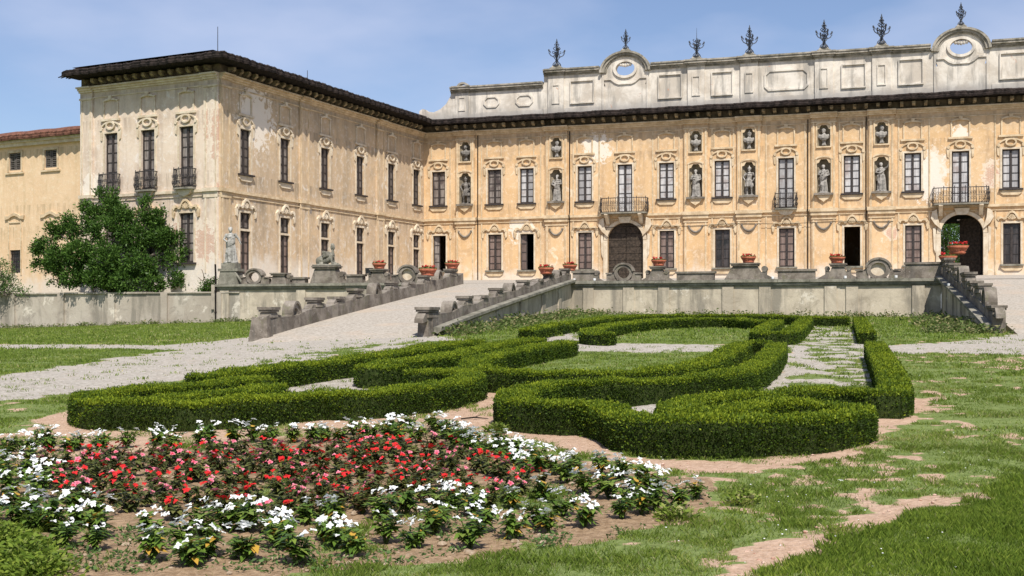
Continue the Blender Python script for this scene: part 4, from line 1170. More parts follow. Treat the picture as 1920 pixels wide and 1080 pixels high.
rw1 = retaining(FT, 0.0, 18.0, 1.2, 3.42, 'long pale stained retaining wall with stone coping behind the box parterre', [1.0, 3.1, 4.9, 8.1, 9.9, 13.0, 14.0, 17.0])
rw2 = retaining(FU, 0.0, 14.3, .6, 3.42, 'retaining wall below the statue and sphinx with green streaked coping', [.4, 5.2, 9.0, 13.0])
gw = thing('garden_wall', 'low grey plastered wall with thin piers below the magnolia tree', 'wall', FG(16, 0, .6), FG.rz)
w = MB(); w.box(FG, 0, 33.36, -.35, 0, .2, 2.92); w.build('wall', m_gwall, gw)
c = MB()
for i in range(22): c.box(FG, i * 1.517, i * 1.517 + 1.5, -.42, .10 + random.uniform(-.02, .02), 2.921, 3.0 + random.uniform(-.015, .02))
c.build('coping', m_gwall, gw)
for u in [32.0 - k * 3.55 for k in range(9)]:
    p = MB(); p.box(FG, u - .22, u + .22, -.02, .12, .3, 2.92); p.build('pier', m_gwall, gw)
cr = MB()          # return wall between garden wall and wing corner
FX = Frame((-16.62, 66.45), (-17.12, 68.85))
cr.box(FX, 0, 2.4, -.4, 0, 2.0, 3.4); cr.build('return_wall', m_gwall, gw)
pipe = MB(); pp = FU(-.12, .12, 0)
pipe.tube([(pp[0], pp[1], 1.2), (pp[0], pp[1], 3.9), (pp[0] - .02, pp[1], 4.55)], .055, 8)
for z in (1.8, 3.0): pipe.tube([(pp[0], pp[1], z), (pp[0], pp[1], z + .08)], .075, 8)
tag(pipe.build('standpipe', m_eave), 'dark upright pipe at the corner where grey wall meets statue terrace', 'pipe')

def kb(F, uc, w, z0, z1, parent, name='block', wt=.5, capo=.09, vc=-.28, d=.5):
    m = MB(); m.taper(F, uc, w, wt, vc, d, d * .9, z0, z1 - .12); o = m.build(name, m_stone, parent)
    m = MB(); m.box(F, uc - wt / 2 - capo, uc + wt / 2 + capo, vc - d / 2 - .06, vc + d / 2 + .06, z1 - .118, z1 - .04); m.box(F, uc - wt / 2 - capo - .05, uc + wt / 2 + capo + .05, vc - d / 2 - .1, vc + d / 2 + .1, z1 - .039, z1 + .03)
    m.build('cap', m_stone, o)
    return o
def scroll(F, uc, z, s, parent, r=.13, vc=-.28, d=.36):
    """console scroll leaning against a block: volute on top, foot curling out"""
    m = MB()
    m.prism(F, arc(uc, z, r, r, 0, 360, 12)[:-1], vc - d / 2, vc + d / 2)
    m.prism(F, [(uc, z), (uc + s * r * .8, z - .02), (uc + s * .1, z - .28), (uc + s * .5, z - .5), (uc + s * .5, z - .62), (uc - s * .2, z - .62), (uc - s * .16, z - .2)], vc - d / 2 + .03, vc + d / 2 - .03)
    m.build('scroll', m_stone, parent)
def oculus(F, uc, zb, parent, rx=.52, rz=.42, fill=False, vc=-.25, d=.34, wings=True, slope=0.0):
    m = MB(); cz = zb + rz * .95
    S = lambda a, v, z: F(a, v, z + slope * (a - uc))
    m.band(S, arc(uc, cz, rx * .66, rz * .68, 0, 360, 24)[:-1], arc(uc, cz, rx, rz * 1.02, 0, 360, 24)[:-1], vc - d / 2, vc + d / 2, closed=True)
    m.band(S, arc(uc, cz, rx * 1.0, rz * 1.02, 10, 170, 14), arc(uc, cz, rx * 1.18, rz * 1.24, 10, 170, 14), vc - d / 2 - .06, vc + d / 2 + .06)
    if wings:
        for s in (-1, 1):
            m.prism(S, [(uc + s * rx * .80, zb), (uc + s * rx * 1.9, zb), (uc + s * rx * 1.9, zb + rz * .75), (uc + s * rx * 1.35, zb + rz * .8), (uc + s * rx * 1.02, zb + rz * 1.1), (uc + s * rx * .96, zb + rz * .7)], vc - d / 2 + .05, vc + d / 2 - .05)
            m.box(S, min(uc + s * rx * 1.3, uc + s * rx * 1.98), max(uc + s * rx * 1.3, uc + s * rx * 1.98), vc - d / 2, vc + d / 2, zb + rz * .8 + .001, zb + rz * .98)
    m.prism(S, [(uc - rx * .8, zb - .02), (uc + rx * .8, zb - .02), (uc + rx * .55, zb + rz * .34), (uc, zb + rz * .24), (uc - rx * .55, zb + rz * .34)], vc - d / 2 + .03, vc + d / 2 - .03)
    o = m.build('oculus', m_stone, parent)
    if fill:
        q = MB(); q.prism(S, arc(uc, cz, rx * .66, rz * .68, 0, 360, 24)[:-1], vc - .06, vc + .02); q.build('oculus_panel', m_trimp, o)

ZC = 3.43
def low(F, a, b, z1, parent, name='block'):
    uc = (a + b) / 2; w = b - a
    m = MB(); m.box(F, a, b, -.5, -.08, ZC - .01, z1 - .1); o = m.build(name, m_stone, parent)
    m = MB(); m.box(F, a - .07, b + .07, -.56, -.02, z1 - .099, z1); m.build('cap', m_stone, o)
X = FT.u
low(FT, .15, 1.25, 3.95, rw1); scroll(FT, 1.38, 3.85, 1, rw1)
oculus(FT, X(1168), ZC, rw1, .47, .42)
kb(FT, X(1231), .95, ZC, 4.12, rw1, 'pedestal', .5); scroll(FT, X(1231) - .48, ZC + .42, -1, rw1, .11); scroll(FT, X(1231) + .48, ZC + .42, 1, rw1, .11)
low(FT, X(1268), X(1338), 3.86, rw1)
kb(FT, X(1396), 2.0, ZC, 4.22, rw1, 'pedestal', 1.15, .08, -.32, .62); scroll(FT, X(1396) + .95, ZC + .52, 1, rw1, .15)
low(FT, X(1458), X(1528), 3.92, rw1)
kb(FT, X(1571), 1.0, ZC, 4.14, rw1, 'pedestal', .55); scroll(FT, X(1571) - .5, ZC + .5, -1, rw1, .12); scroll(FT, X(1571) + .5, ZC + .5, 1, rw1, .12)
oculus(FT, X(1647), ZC, rw1, .54, .46, fill=True)
low(FT, X(1698), X(1766), 4.18, rw1)
m = MB(); m.prism(FT, [(X(1680), ZC), (X(1700), ZC), (X(1700), 4.05), (X(1692), 3.8)], -.5, -.1); m.build('block', m_stone, rw1)
X = FU.u
oculus(FU, X(474), ZC, rw2, .5, .4); kb(FU, X(521), 1.0, ZC, 4.0, rw2, 'pedestal', .7); scroll(FU, X(521) + .6, ZC + .4, 1, rw2, .12)
low(FU, X(546), X(570), 3.78, rw2)
kb(FU, X(608), 1.75, ZC, 4.35, rw2, 'pedestal', 1.2, .1, -.32, .66); scroll(FU, X(608) + .98, ZC + .5, 1, rw2, .14)
low(FU, X(648), X(678), 3.9, rw2)
kb(FU, X(707), 1.0, ZC, 4.15, rw2, 'pedestal', .6); scroll(FU, X(707) + .48, ZC + .45, 1, rw2, .11); scroll(FU, X(707) - .48, ZC + .45, -1, rw2, .11)
oculus(FU, X(762), ZC, rw2, .5, .44, fill=True)
# tall plinth for the female statue
m = MB(); m.taper(FU, X(428), 1.25, 1.0, -.3, .8, .7, ZC, 4.15); m.box(FU, X(428) - .62, X(428) + .62, -.72, .1, 4.151, 4.3); m.box(FU, X(428) - .45, X(428) + .45, -.6, 0.0, 4.301, 4.62); m.build('pedestal', m_cope, rw2)
for s_, dz in ((1, 0), (-1, .05)):
    m = MB(); m.tube([FU(X(428) + .3 + .09 * k, .02, 4.25 - .12 * k + dz) for k in range(7)], .05, 6); m.build('scroll', m_cope, rw2)

# --- sloping parapets beside the ramps
def parapet(F, items, zf, label, side, name='ramp_parapet', blen=None):
    """items: (kind, u0, u1, top); zf(u) gives the ramp surface"""
    L = blen or F.L
    root = thing(name, label, 'parapet', F(0, 0, zf(0) - .2), F.rz)
    b = MB(); n = 30; vs = []
    for i in range(n + 1):
        u = L * i / n
        for v, z in ((-.22, zf(u) - .8), (.22, zf(u) - .8), (.20, zf(u) + .47 + .05 * math.sin(u * 2.1)), (-.20, zf(u) + .47 + .05 * math.sin(u * 2.1))): vs.append(F(u, v, z))
    fs = []
    for i in range(n):
        for k in range(4): fs.append((4 * i + k, 4 * i + (k + 1) % 4, 4 * i + 4 + (k + 1) % 4, 4 * i + 4 + k))
    fs += [(3, 2, 1, 0), (4 * n, 4 * n + 1, 4 * n + 2, 4 * n + 3)]
    b.add(vs, fs); b.build('base', m_stone, root)
    for it in items:
        k, a, c, top = it
        uc = (a + c) / 2; w = c - a; zb = zf(uc) + .1
        if k == 'b':
            m = MB(); m.taper(F, uc, w, w * .9, 0, .38, .32, zb - .25, top - .12); m.taper(F, uc, w + .04, w * 1.0, 0, .42, .36, top - .3, top - .13); m.prism(F, [(a - .42, zf(a - .4) + .40), (c + .42, zf(c + .4) + .40), (c + .40, zf(c + .4) + .56), (c + .18, zb + .55), (c + .03, top - .22), (a - .03, top - .22), (a - .18, zb + .50), (a - .40, zf(a - .4) + .54)], -.15, .15); o = m.build('block', m_stone, root)
            m = MB(); m.box(F, a - .06, c + .06, -.22, .22, top - .118, top - .05); m.box(F, a - .1, c + .1, -.25, .25, top - .049, top + .04); m.build('cap', m_stone, o)
        elif k == 'o':
            w = max(w, .95); r = w / 2 * .86; S = F; top = top - .08
            m = MB(); cz = top - r * .75
            m.band(S, arc(uc, cz, r * .42, r * .5, 0, 360, 20)[:-1], arc(uc, cz, r * .8, r * .86, 0, 360, 20)[:-1], -.15, .15, closed=True)
            m.band(S, arc(uc, cz, r * .8, r * .87, -10, 190, 14), arc(uc, cz, r * 1.0, r * 1.08, -10, 190, 14), -.2, .2)
            m.taper(S, uc, w * 1.1, w * .7, 0, .42, .36, zb - .2, cz - r * .45); m.build('oculus', m_stone, root)
            scroll(F, a - .05, top - r * 1.1, -1, root, .13, 0, .34)
        elif k == 's':
            m = MB(); m.prism(F, arc(uc, top - .2, .17, .19, 0, 360, 12)[:-1], -.2, .2); m.prism(F, [(uc - w / 2, zb - .2), (uc + w / 2, zb - .2), (uc + w * .35, zb + .25), (uc + .08, top - .15), (uc - .17, top - .2), (uc - w * .3, zb + .2)], -.16, .16)
            m.build('scroll', m_stone, root)
    return root
FLp = Frame((-8.0, 37.6), (-2.75, 61.6))
def ramp_z(zlo, zhi, L): return lambda u: zlo + (zhi - zlo) * max(0.0, min(1.0, (u + 1.2) / (L + 1.2))) ** .92
zLf = ramp_z(float(gz(-8, 37)), ZT, FLp.L)
def items_from(F, L):
    r = []
    for k, p0, p1, py in L:
        a, b = sorted((F.u(p0), F.u(p1))); Y = F((a + b) / 2, 0, 0)[1]; sh = (.24 if k == 'b' else .15) * FPX / Y
        a = F.u(min(p0, p1) + sh); b = F.u(max(p0, p1) - sh)
        if b - a < .45: q = (a + b) / 2; a, b = q - .22, q + .22
        r.append((k, a, b, F.z((p0 + p1) / 2, py)))
    return r
it = [('b', 484, 524, 578), ('o', 533, 562, 567), ('b', 572, 608, 560), ('b', 616, 645, 558), ('b', 650, 682, 543), ('o', 689, 714, 533), ('b', 720, 748, 529), ('b', 756, 776, 531), ('b', 783, 806, 518), ('o', 812, 826, 508), ('b', 832, 858, 506)]
rp1 = parapet(FLp, items_from(FLp, it), zLf, 'weathered stepped stone parapet along the left edge of the long gravel ramp', 1)
fp = MB(); fp.taper(FLp, -.1, .5, .3, .0, .7, .5, zLf(0) - .3, zLf(0) + .62); fp.build('end_buttress', m_stone, rp1)
FRp = Frame((-2.75, 37.8), (2.85, 60.6))
zRf = ramp_z(float(gz(-2.8, 37)), ZT, FRp.L)
it = [('b', 779, 824, 578), ('o', 834, 851, 567), ('b', 857, 885, 557), ('b', 890, 912, 556), ('b', 918, 942, 542), ('o', 947, 962, 533), ('b', 968, 994, 527), ('b', 999, 1016, 526), ('b', 1021, 1036, 514), ('o', 1040, 1048, 508), ('b', 1052, 1066, 505)]
rp2 = parapet(FRp, items_from(FRp, it), zRf, 'weathered stepped stone parapet between gravel ramp and the parterre lawn', 1)
def cheek(F, zf, root, side, L):
    """retaining cheek below a parapet, with raking coping"""
    m = MB(); n = 20; vs = []
    for i in range(n + 1):
        u = L * i / n; zb = float(gz(*F(u, 0, 0)[:2])) - .5
        for v, z in ((side * .24, zb), (side * .24, zf(u) + .02), (side * .05, zf(u) + .02), (side * .05, zb)): vs.append(F(u, v, z))
    fs = [(4 * i + k, 4 * i + (k + 1) % 4, 4 * i + 4 + (k + 1) % 4, 4 * i + 4 + k) for i in range(n) for k in range(4)] + [(3, 2, 1, 0), (4 * n, 4 * n + 1, 4 * n + 2, 4 * n + 3)]
    m.add(vs, fs); m.build('cheek_wall', m_retain, root)
    m = MB(); vs = []
    for i in range(n + 1):
        u = L * i / n
        for v, z in ((side * .23, zf(u) + .03), (side * .23, zf(u) + .17), (side * .50, zf(u) + .15), (side * .50, zf(u) + .05), (side * .36, zf(u) - .04)): vs.append(F(u, v, z))
    fs = [(5 * i + k, 5 * i + (k + 1) % 5, 5 * i + 5 + (k + 1) % 5, 5 * i + 5 + k) for i in range(n) for k in range(5)] + [(4, 3, 2, 1, 0), tuple(5 * n + k for k in range(5))]
    m.add(vs, fs); m.build('raking_coping', m_cope, root)
    for u in (L * .35, L * .52, L * .7, L * .86):
        p = MB(); zb = float(gz(*F(u, 0, 0)[:2])) - .3
        p.box(F, u - .35, u + .35, side * .2 if side > 0 else side * .31, side * .31 if side > 0 else side * .2, zb, zf(u) - .12); p.build('pier_strip', m_retain, root)
cheek(FRp, zRf, rp2, 1, FRp.L)
FPp = Frame((15.9, 38.3), (FT(18.25, 0, 0)[0], FT(18.25, 0, 0)[1]))
zPf = ramp_z(float(gz(16, 37)), ZT, FPp.L)
it = [('b', 1893, 1846, 574), ('b', 1861, 1818, 548), ('b', 1836, 1808, 531), ('b', 1812, 1788, 514)]
iu = [('b', .0, 1.25, FPp.z(1868, 575)), ('o', 1.75, 3.0, zPf(2.4) + 1.0), ('b', 3.5, 5.0, zPf(4.2) + .98), ('b', 5.9, 7.1, zPf(6.5) + .85), ('b', 7.8, 9.2, zPf(8.5) + 1.0), ('o', 9.8, 11.0, zPf(10.4) + 1.05), ('b', 11.6, 12.9, zPf(12.2) + .95), ('b', 13.8, 15.0, zPf(14.4) + .9), ('b', 15.8, 17.2, zPf(16.5) + .98)]
rp3 = parapet(FPp, iu, zPf, 'stepped stone parapet at right, shaded face towards the lawn', -1)
cheek(FPp, zPf, rp3, -1, FPp.L)
FCp = Frame((P0[0] + 6.7, 35.2), (P1[0] + 6.9, P1[1] - 2.2))

# ---------------------------------------------------------------- terracotta bowls of red geraniums
def leaf_quads(c, d, size, asp=.5, nrm=None):
    """c centres (n,3), d direction of each leaf (n,3), size (n,) -> verts, faces of folded diamonds"""
    n = len(c); d = d / np.linalg.norm(d, axis=1, keepdims=True)
    r = rng.normal(size=(n, 3)) if nrm is None else nrm + rng.normal(size=(n, 3)) * .35
    s = np.cross(d, r); s /= np.linalg.norm(s, axis=1, keepdims=True) + 1e-9
    L = size[:, None]
    v = np.stack([c - d * L * .5, c + s * L * asp * .5 + d * L * .05, c + d * L * .5, c - s * L * asp * .5 + d * L * .05], 1).reshape(-1, 3)
    f = np.arange(4 * n).reshape(-1, 4)
    return v, f
def bowl(r=.40, h=.30):
    t = thing('flower_bowl', 'x', 'flower pot')
    m = MB(); m.lathe([(r * .62, 0), (r * .72, h * .18), (r * .66, h * .24), (r * .86, h * .7), (r * .93, h * .74), (r * .88, h * .80), (r * 1.0, h), (r * .9, h), (r * .84, h * .9)], 24)
    o = m.build('pot', m_terra, None); o.parent = t; o.location = (0, 0, 0)
    for p in o.data.polygons: p.use_smooth = len(p.vertices) == 4
    n = 170; a = rng.uniform(0, 2 * math.pi, n); q = np.sqrt(rng.uniform(0, 1, n)) * r * .95
    c = np.c_[q * np.cos(a), q * np.sin(a), h * .9 + rng.uniform(0, .12, n) * (1 - (q / r) ** 2 * .5)]
    v, f = leaf_quads(c, rng.normal(size=(n, 3)) + [0, 0, .5], rng.uniform(.06, .1, n), .8)
    np_mesh('foliage', v, f, [m_bush], rnd=np.repeat(rng.uniform(0, .7, n), 4), parent=t)
    n = 90; cl = rng.integers(0, 14, n); ca = rng.uniform(0, 2 * math.pi, 14); cq = np.sqrt(rng.uniform(0, 1, 14)) * r * .8
    c = np.c_[cq[cl] * np.cos(ca[cl]), cq[cl] * np.sin(ca[cl]), np.full(n, h + .10)] + rng.normal(size=(n, 3)) * .028
    v, f = leaf_quads(c, rng.normal(size=(n, 3)), rng.uniform(.05, .08, n), .9)
    np_mesh('flowers', v, f, [m_ger], rnd=np.repeat(rng.uniform(0, 1, n), 4), parent=t)
    return t
def dup(root, loc, rz=0.0, label=None, group=None, sc=None):
    r = root.copy(); col.objects.link(r); r.location = loc; r.rotation_euler = (0, 0, rz)
    if sc: r.scale = (sc, sc, sc)
    if label: r['label'] = label
    if group: r['group'] = group
    for ch in list(root.children):
        c = ch.copy(); col.objects.link(c); c.parent = r
        for g2 in ch.children:
            d = g2.copy(); col.objects.link(d); d.parent = c
    return r
BW = bowl()
def pot_on(F, px, v, z, label, first=[True], sc=1.0):
    p = F(F.u(px), v, z)
    if first[0]:
        BW.location = p; BW['label'] = label; BW['group'] = 'terracotta flower bowls on the balustrades'; BW.scale = (sc,) * 3; first[0] = False
    else: dup(BW, p, random.uniform(0, 6), label, 'terracotta flower bowls on the balustrades', sc)
pot_on(FU, 707, -.28, 4.18, 'terracotta flower bowl on the pedestal right of the sphinx')
pot_on(FLp, 802, 0, FLp.z(795, 517) + .0, 'terracotta flower bowl on the left ramp parapet just before the top block', sc=1.15)
pot_on(FLp, 848, 0, FLp.z(845, 504), 'terracotta flower bowl on the highest block of the left ramp parapet')
pot_on(FRp, 1024, 0, FRp.z(1024, 514), 'terracotta flower bowl on the right ramp parapet, lower of two')
pot_on(FT, 1066, -.28, 3.97, 'terracotta flower bowl on the corner block where ramp parapet meets long wall')
pot_on(FT, 1233, -.28, 4.16, 'terracotta flower bowl on the pedestal right of the big closed gate')
pot_on(FT, 1402, -.32, 4.26, 'terracotta flower bowl on the broadest pedestal of the long wall')
pot_on(FT, 1569, -.28, 4.18, 'terracotta flower bowl on the pedestal below the open dark doorway')
pot_on(FT, 1779, -.9, 4.15, 'terracotta flower bowl behind the corner in front of the open archway', sc=1.1)
pot_on(FPp, 1796, 0, zPf(16.5) + 1.02, 'large terracotta flower bowl with bright red flowers on the right parapet', sc=1.15)
# the corner stone that carries the rear bowl
m = MB(); q = FT.u(1779); m.taper(FT, q, .7, .6, -.9, .7, .6, ZT - .1, 4.02); m.box(FT, q - .36, q + .36, -1.26, -.54, 4.021, 4.15); m.build('pedestal', m_stone, rw1)

# black floodlight behind the coping, little white spotlights on the wall
fl = thing('floodlight', 'black box floodlight beside the pedestal right of the sphinx', 'floodlight', FU(FU.u(688), -.3, 3.9), FU.rz)
m = MB(); q = FU.u(688); m.taper(FU, q, .34, .38, -.32, .26, .30, 3.93, 4.24); m.build('housing', m_black, fl)
m = MB(); m.box(FU, q - .22, q - .19, -.36, -.28, 3.88, 4.1); m.box(FU, q + .19, q + .22, -.36, -.28, 3.88, 4.1); m.box(FU, q - .22, q + .22, -.36, -.28, 3.86, 3.9); m.build('bracket', m_black, fl)
def spot(F, u, v, z, label):
    m = MB(); p = F(u, v, z); m.lathe([(.05, 0), (.07, .03), (.075, .12), (.05, .13)], 10, p)
    tag(m.build('spotlight', m_white), label, 'spotlight', 'small white spotlights on the wall coping')
spot(FT, FT.u(1077), .05, ZC, 'small white spotlight on the coping at the left end of the long wall')
spot(FT, FT.u(1115), .05, ZC, 'small white spotlight on the coping left of the round opening')
spot(FT, FT.u(1449), .08, ZC, 'small white spotlight on the coping right of the broad pedestal')
spot(FT, FT.u(1585), .08, ZC, 'small white spotlight on the coping below the open dark doorway')
spot(FT, FT.u(1680), .08, ZC, 'small white spotlight on the coping right of the oval panel')
spot(FPp, 12.0, -.4, zPf(12) + .16, 'small white spotlight on the raking coping at right')

# ---------------------------------------------------------------- statues
def melt(mb, voxel, name, mat, smooth=2):
    """fuse rough shapes into one continuous carved body"""
    me = bpy.data.meshes.new(name); me.from_pydata(mb.v, [], mb.f); me.materials.append(mat)
    o = bpy.data.objects.new(name, me); col.objects.link(o)
    r = o.modifiers.new('r', 'REMESH'); r.mode = 'VOXEL'; r.voxel_size = voxel
    if smooth: s = o.modifiers.new('s', 'SMOOTH'); s.iterations = smooth; s.factor = .5
    dg = bpy.context.evaluated_depsgraph_get()
    m2 = bpy.data.meshes.new_from_object(o.evaluated_get(dg)); o.modifiers.clear(); o.data = m2
    bpy.data.meshes.remove(me)
    m2.polygons.foreach_set('use_smooth', [True] * len(m2.polygons))
    if not m2.materials: m2.materials.append(mat)
    return o

def limb(mb, pts, rs, n=9): mb.tube(pts, rs, n)
def head(mb, c, t=(0, -1), sc=1.0, helmet=False, hair=True):
    x, y, z = c
    mb.ball(c, (.085 * sc, .10 * sc, .125 * sc), 12, 9)
    fx, fy = t
    mb.ball((x + fx * .10 * sc, y + fy * .10 * sc, z - .01 * sc), (.02, .02, .03), 6, 5)      # nose
    mb.ball((x + fx * .07 * sc, y + fy * .07 * sc, z - .075 * sc), (.045, .045, .035), 6, 5)    # chin
    for s in (-1, 1): mb.ball((x + s * fy * .08, y - s * fx * .08, z), (.02, .02, .035), 6, 5)
    if hair: mb.ball((x - fx * .04, y - fy * .04, z + .04), (.105 * sc, .105 * sc, .11 * sc), 10, 7)
    if helmet:
        mb.ball((x, y, z + .07), (.12, .14, .10), 10, 7); mb.tube([(x, y - .12, z + .12), (x, y, z + .24), (x, y + .14, z + .13)], [.03, .045, .03], 6)
def hand(mb, p, d):
    p = Vector(p); d = Vector(d).normalized()
    mb.ball(tuple(p + d * .03), (.035, .03, .04), 7, 5)
    sd_ = d.cross(Vector((0, 1, 0)));
    if sd_.length < .1: sd_ = Vector((1, 0, 0))
    sd_.normalize()
    for k in range(4):
        b = p + d * .05 + sd_ * (.018 * (k - 1.5)); mb.tube([b, b + d * .045 + Vector((0, -.012, -.01)), b + d * (.07 + .01 * (k in (1, 2))) + Vector((0, -.03, -.02))], [.011, .010, .008], 5)
    b = p + sd_ * .035; mb.tube([b, b + sd_ * .03 + d * .03, b + sd_ * .02 + d * .06], [.012, .011, .009], 5)

def figure(kind, mat, mirror=1, name='statue'):
    """a draped baroque figure about 1.95 m high on a small base, facing -Y"""
    mb = MB(); s = mirror
    hips = (0.03 * s, 0, .98); chest = (-.02 * s, -.01, 1.36); neck = (-.015 * s, -.01, 1.56); hd = (-.02 * s, -.03, 1.72)
    # torso
    limb(mb, [(hips[0], 0, .90), hips, (0, 0, 1.12), chest, (-.02 * s, 0, 1.48), neck, (-.02 * s, -.02, 1.63)], [.15, .17, .135, .17, .15, .065, .055], 12)
    sh = [(-.21, -.0, 1.46), (.19, -.0, 1.47)]
    for q in sh: mb.ball(q, (.075, .075, .075), 8, 6)
    # legs: weight on one, other knee forward
    limb(mb, [(.10 * s, 0, .95), (.11 * s, -.02, .52), (.11 * s, .02, .08)], [.10, .075, .05])
    limb(mb, [(-.08 * s, 0, .95), (-.13 * s, -.13, .54), (-.15 * s, -.02, .10)], [.10, .078, .05])
    for fx, fy in ((.11 * s, -.04), (-.17 * s, -.10)): mb.ball((fx, fy - .03, .05), (.05, .12, .045), 8, 6)
    ph = random.random() * 6
    if kind in ('robe', 'woman', 'cloak'):
        r0 = .27 if kind != 'cloak' else .22
        wav = lambda a, z: (.10 * math.sin(7 * a + ph + z * 2.5) + .06 * math.sin(12 * a - z * 5)) * (1 - z * .55)
        mb.lathe([(r0, .03), (r0 * .95, .25), (r0 * .86, .55), (r0 * .72, .85), (.17, 1.05), (.14, 1.15)], 42, (0.0, .01, 0), wav=wav)
        for k in range(5):   # diagonal drapery rolls across the hips
            zz = .95 + .07 * k
            limb(mb, [(-.2 * s, -.05 - .02 * k, zz - .18), (-.06 * s, -.19, zz - .08), (.12 * s, -.16, zz + .04), (.2 * s, -.02, zz + .12)], [.03, .038, .035, .025], 6)
    if kind == 'soldier':
        wav = lambda a, z: .12 * math.sin(11 * a + ph)
        mb.lathe([(.25, .58), (.24, .70), (.2, .9), (.165, 1.02)], 40, (0, 0, 0), wav=wav)
        limb(mb, [(.05, .16, 1.45), (.12 * s, .2, 1.0), (.16 * s, .17, .5), (.2 * s, .14, .12)], [.12, .13, .12, .09], 8)
    if kind == 'cloak':
        limb(mb, [(-.1, .14, 1.5), (-.16, .17, 1.0), (-.18, .15, .5), (-.16, .14, .06)], [.11, .14, .15, .14], 8)
        limb(mb, [(.17, -.08, 1.48), (.02, -.19, 1.3), (-.16, -.14, 1.1), (-.22, 0, .85)], [.07, .06, .06, .05], 7)
    # arms
    if kind == 'woman':
        A = [[sh[0], (-.31, -.05, 1.22), (-.17, -.22, 1.12)], [sh[1], (.36, -.06, 1.24), (.46, -.16, 1.02)]]
    elif kind == 'raise':
        A = [[sh[0], (-.3, -.06, 1.22), (-.12, -.2, 1.18)], [sh[1], (.33, -.1, 1.56), (.40, -.16, 1.80)]]
    elif kind == 'soldier':
        A = [[sh[0], (-.36, -.0, 1.25), (-.24, -.13, 1.03)], [sh[1], (.33, -.04, 1.22), (.24, -.2, 1.06)]]
    else:
        A = [[sh[0], (-.30, -.06, 1.2), (-.08, -.22, 1.2)], [sh[1], (.31, -.05, 1.2), (.14, -.22, 1.10)]]
    for a in A:
        a = [(p[0] * s, p[1], p[2]) for p in a]
        limb(mb, [a[0], tuple((Vector(a[0]) + Vector(a[1])) / 2), a[1], tuple((Vector(a[1]) + Vector(a[2])) / 2), a[2]], [.07, .062, .052, .045, .034])
        hand(mb, a[2], Vector(a[2]) - Vector(a[1]))
    if kind == 'raise':
        wav = lambda a, z: (.10 * math.sin(7 * a + ph) + .05 * math.sin(13 * a - z * 4)) * (1 - z * .5)
        mb.lathe([(.25, .03), (.23, .4), (.2, .8), (.17, 1.08)], 42, (0, .01, 0), wav=wav)
        limb(mb, [(.2 * s, .02, 1.45), (0, -.2, 1.22), (-.2 * s, -.1, 1.0), (-.25 * s, 0, .7)], [.06, .06, .06, .04], 7)
    head(mb, hd, (math.sin(.3 * s) * .9, -.95), 1.05, helmet=(kind == 'soldier'))
    if kind in ('robe',): mb.ball((hd[0], hd[1] - .09, hd[2] - .12), (.05, .04, .09), 7, 6)     # beard
    mb.box(LF, -.30, .30, -.20, .22, -.02, .05)
    return melt(mb, .022, name, mat, 1)

def put(o, F, u, v, z, sc, label, cat, group, turn=0.0):
    o.location = F(u, v, z); o.rotation_euler = (0, 0, F.rz + turn); o.scale = (sc * 1.16, sc * 1.05, sc)
    return tag(o, label, cat, group)
GS = 'stone figures in the facade niches'
specs = [('soldier', 1, 'stone soldier in feathered helmet'), ('robe', -1, 'bearded robed stone figure'), ('robe', 1, 'robed stone figure with folded arms'), ('soldier', -1, 'stone figure in armour'), ('cloak', 1, 'cloaked stone figure'), ('raise', 1, 'stone figure raising an arm')]
where = ['in the leftmost lower niche beside the inner corner', 'in the lower niche left of the closed gate bay', 'in the lower niche right of the closed gate bay', 'in the lower niche just left of the small balcony', 'in the lower niche just right of the small balcony', 'in the lower niche left of the open archway bay']
for (u, w), (k, mi, lb), wh in zip(pil, specs, where):
    o = figure(k, m_statue_d if u < 6 else m_statue, mi)
    put(o, FM, u, -.06, 10.27, 1.08, lb + ' ' + wh, 'statue', GS)
def bust(i, mat):
    mb = MB(); s = 1 if i % 2 else -1
    limb(mb, [(0, 0, .02), (0, 0, .18), (0, 0, .3), (0, 0, .45), (0, 0, .62), (0, -.01, .78)], [.13, .08, .1, .22, .17, .06], 12)
    for q in (-1, 1): mb.ball((q * .22, 0, .58), (.14, .1, .13), 8, 6)
    for k in range(4): limb(mb, [(-.24 * s, -.02, .62 - .05 * k), (-.05 * s, -.17, .5 - .05 * k), (.18 * s, -.1, .48 - .03 * k)], [.03, .035, .03], 6)
    head(mb, (.02 * s, -.03, .90), (.3 * s, -.95), 1.2, helmet=(i == 3))
    return melt(mb, .022, 'bust', mat, 1)
bw = ['leftmost upper niche by the inner corner', 'upper niche left of the closed gate bay', 'upper niche right of the closed gate bay', 'upper niche just left of the small balcony', 'upper niche just right of the small balcony', 'upper niche left of the open archway bay']
for i, (u, w) in enumerate(pil):
    put(bust(i, m_statue_d if i < 1 else m_statue), FM, u, -.02, 13.6, 1.16, 'stone bust in the ' + bw[i], 'bust', 'stone busts in the upper niches')

o = figure('woman', m_marble, 1); put(o, FU, FU.u(428), -.3, 4.62, 1.1, 'pale marble statue of a draped woman on the pedestal at the wing corner', 'statue', None, .25)

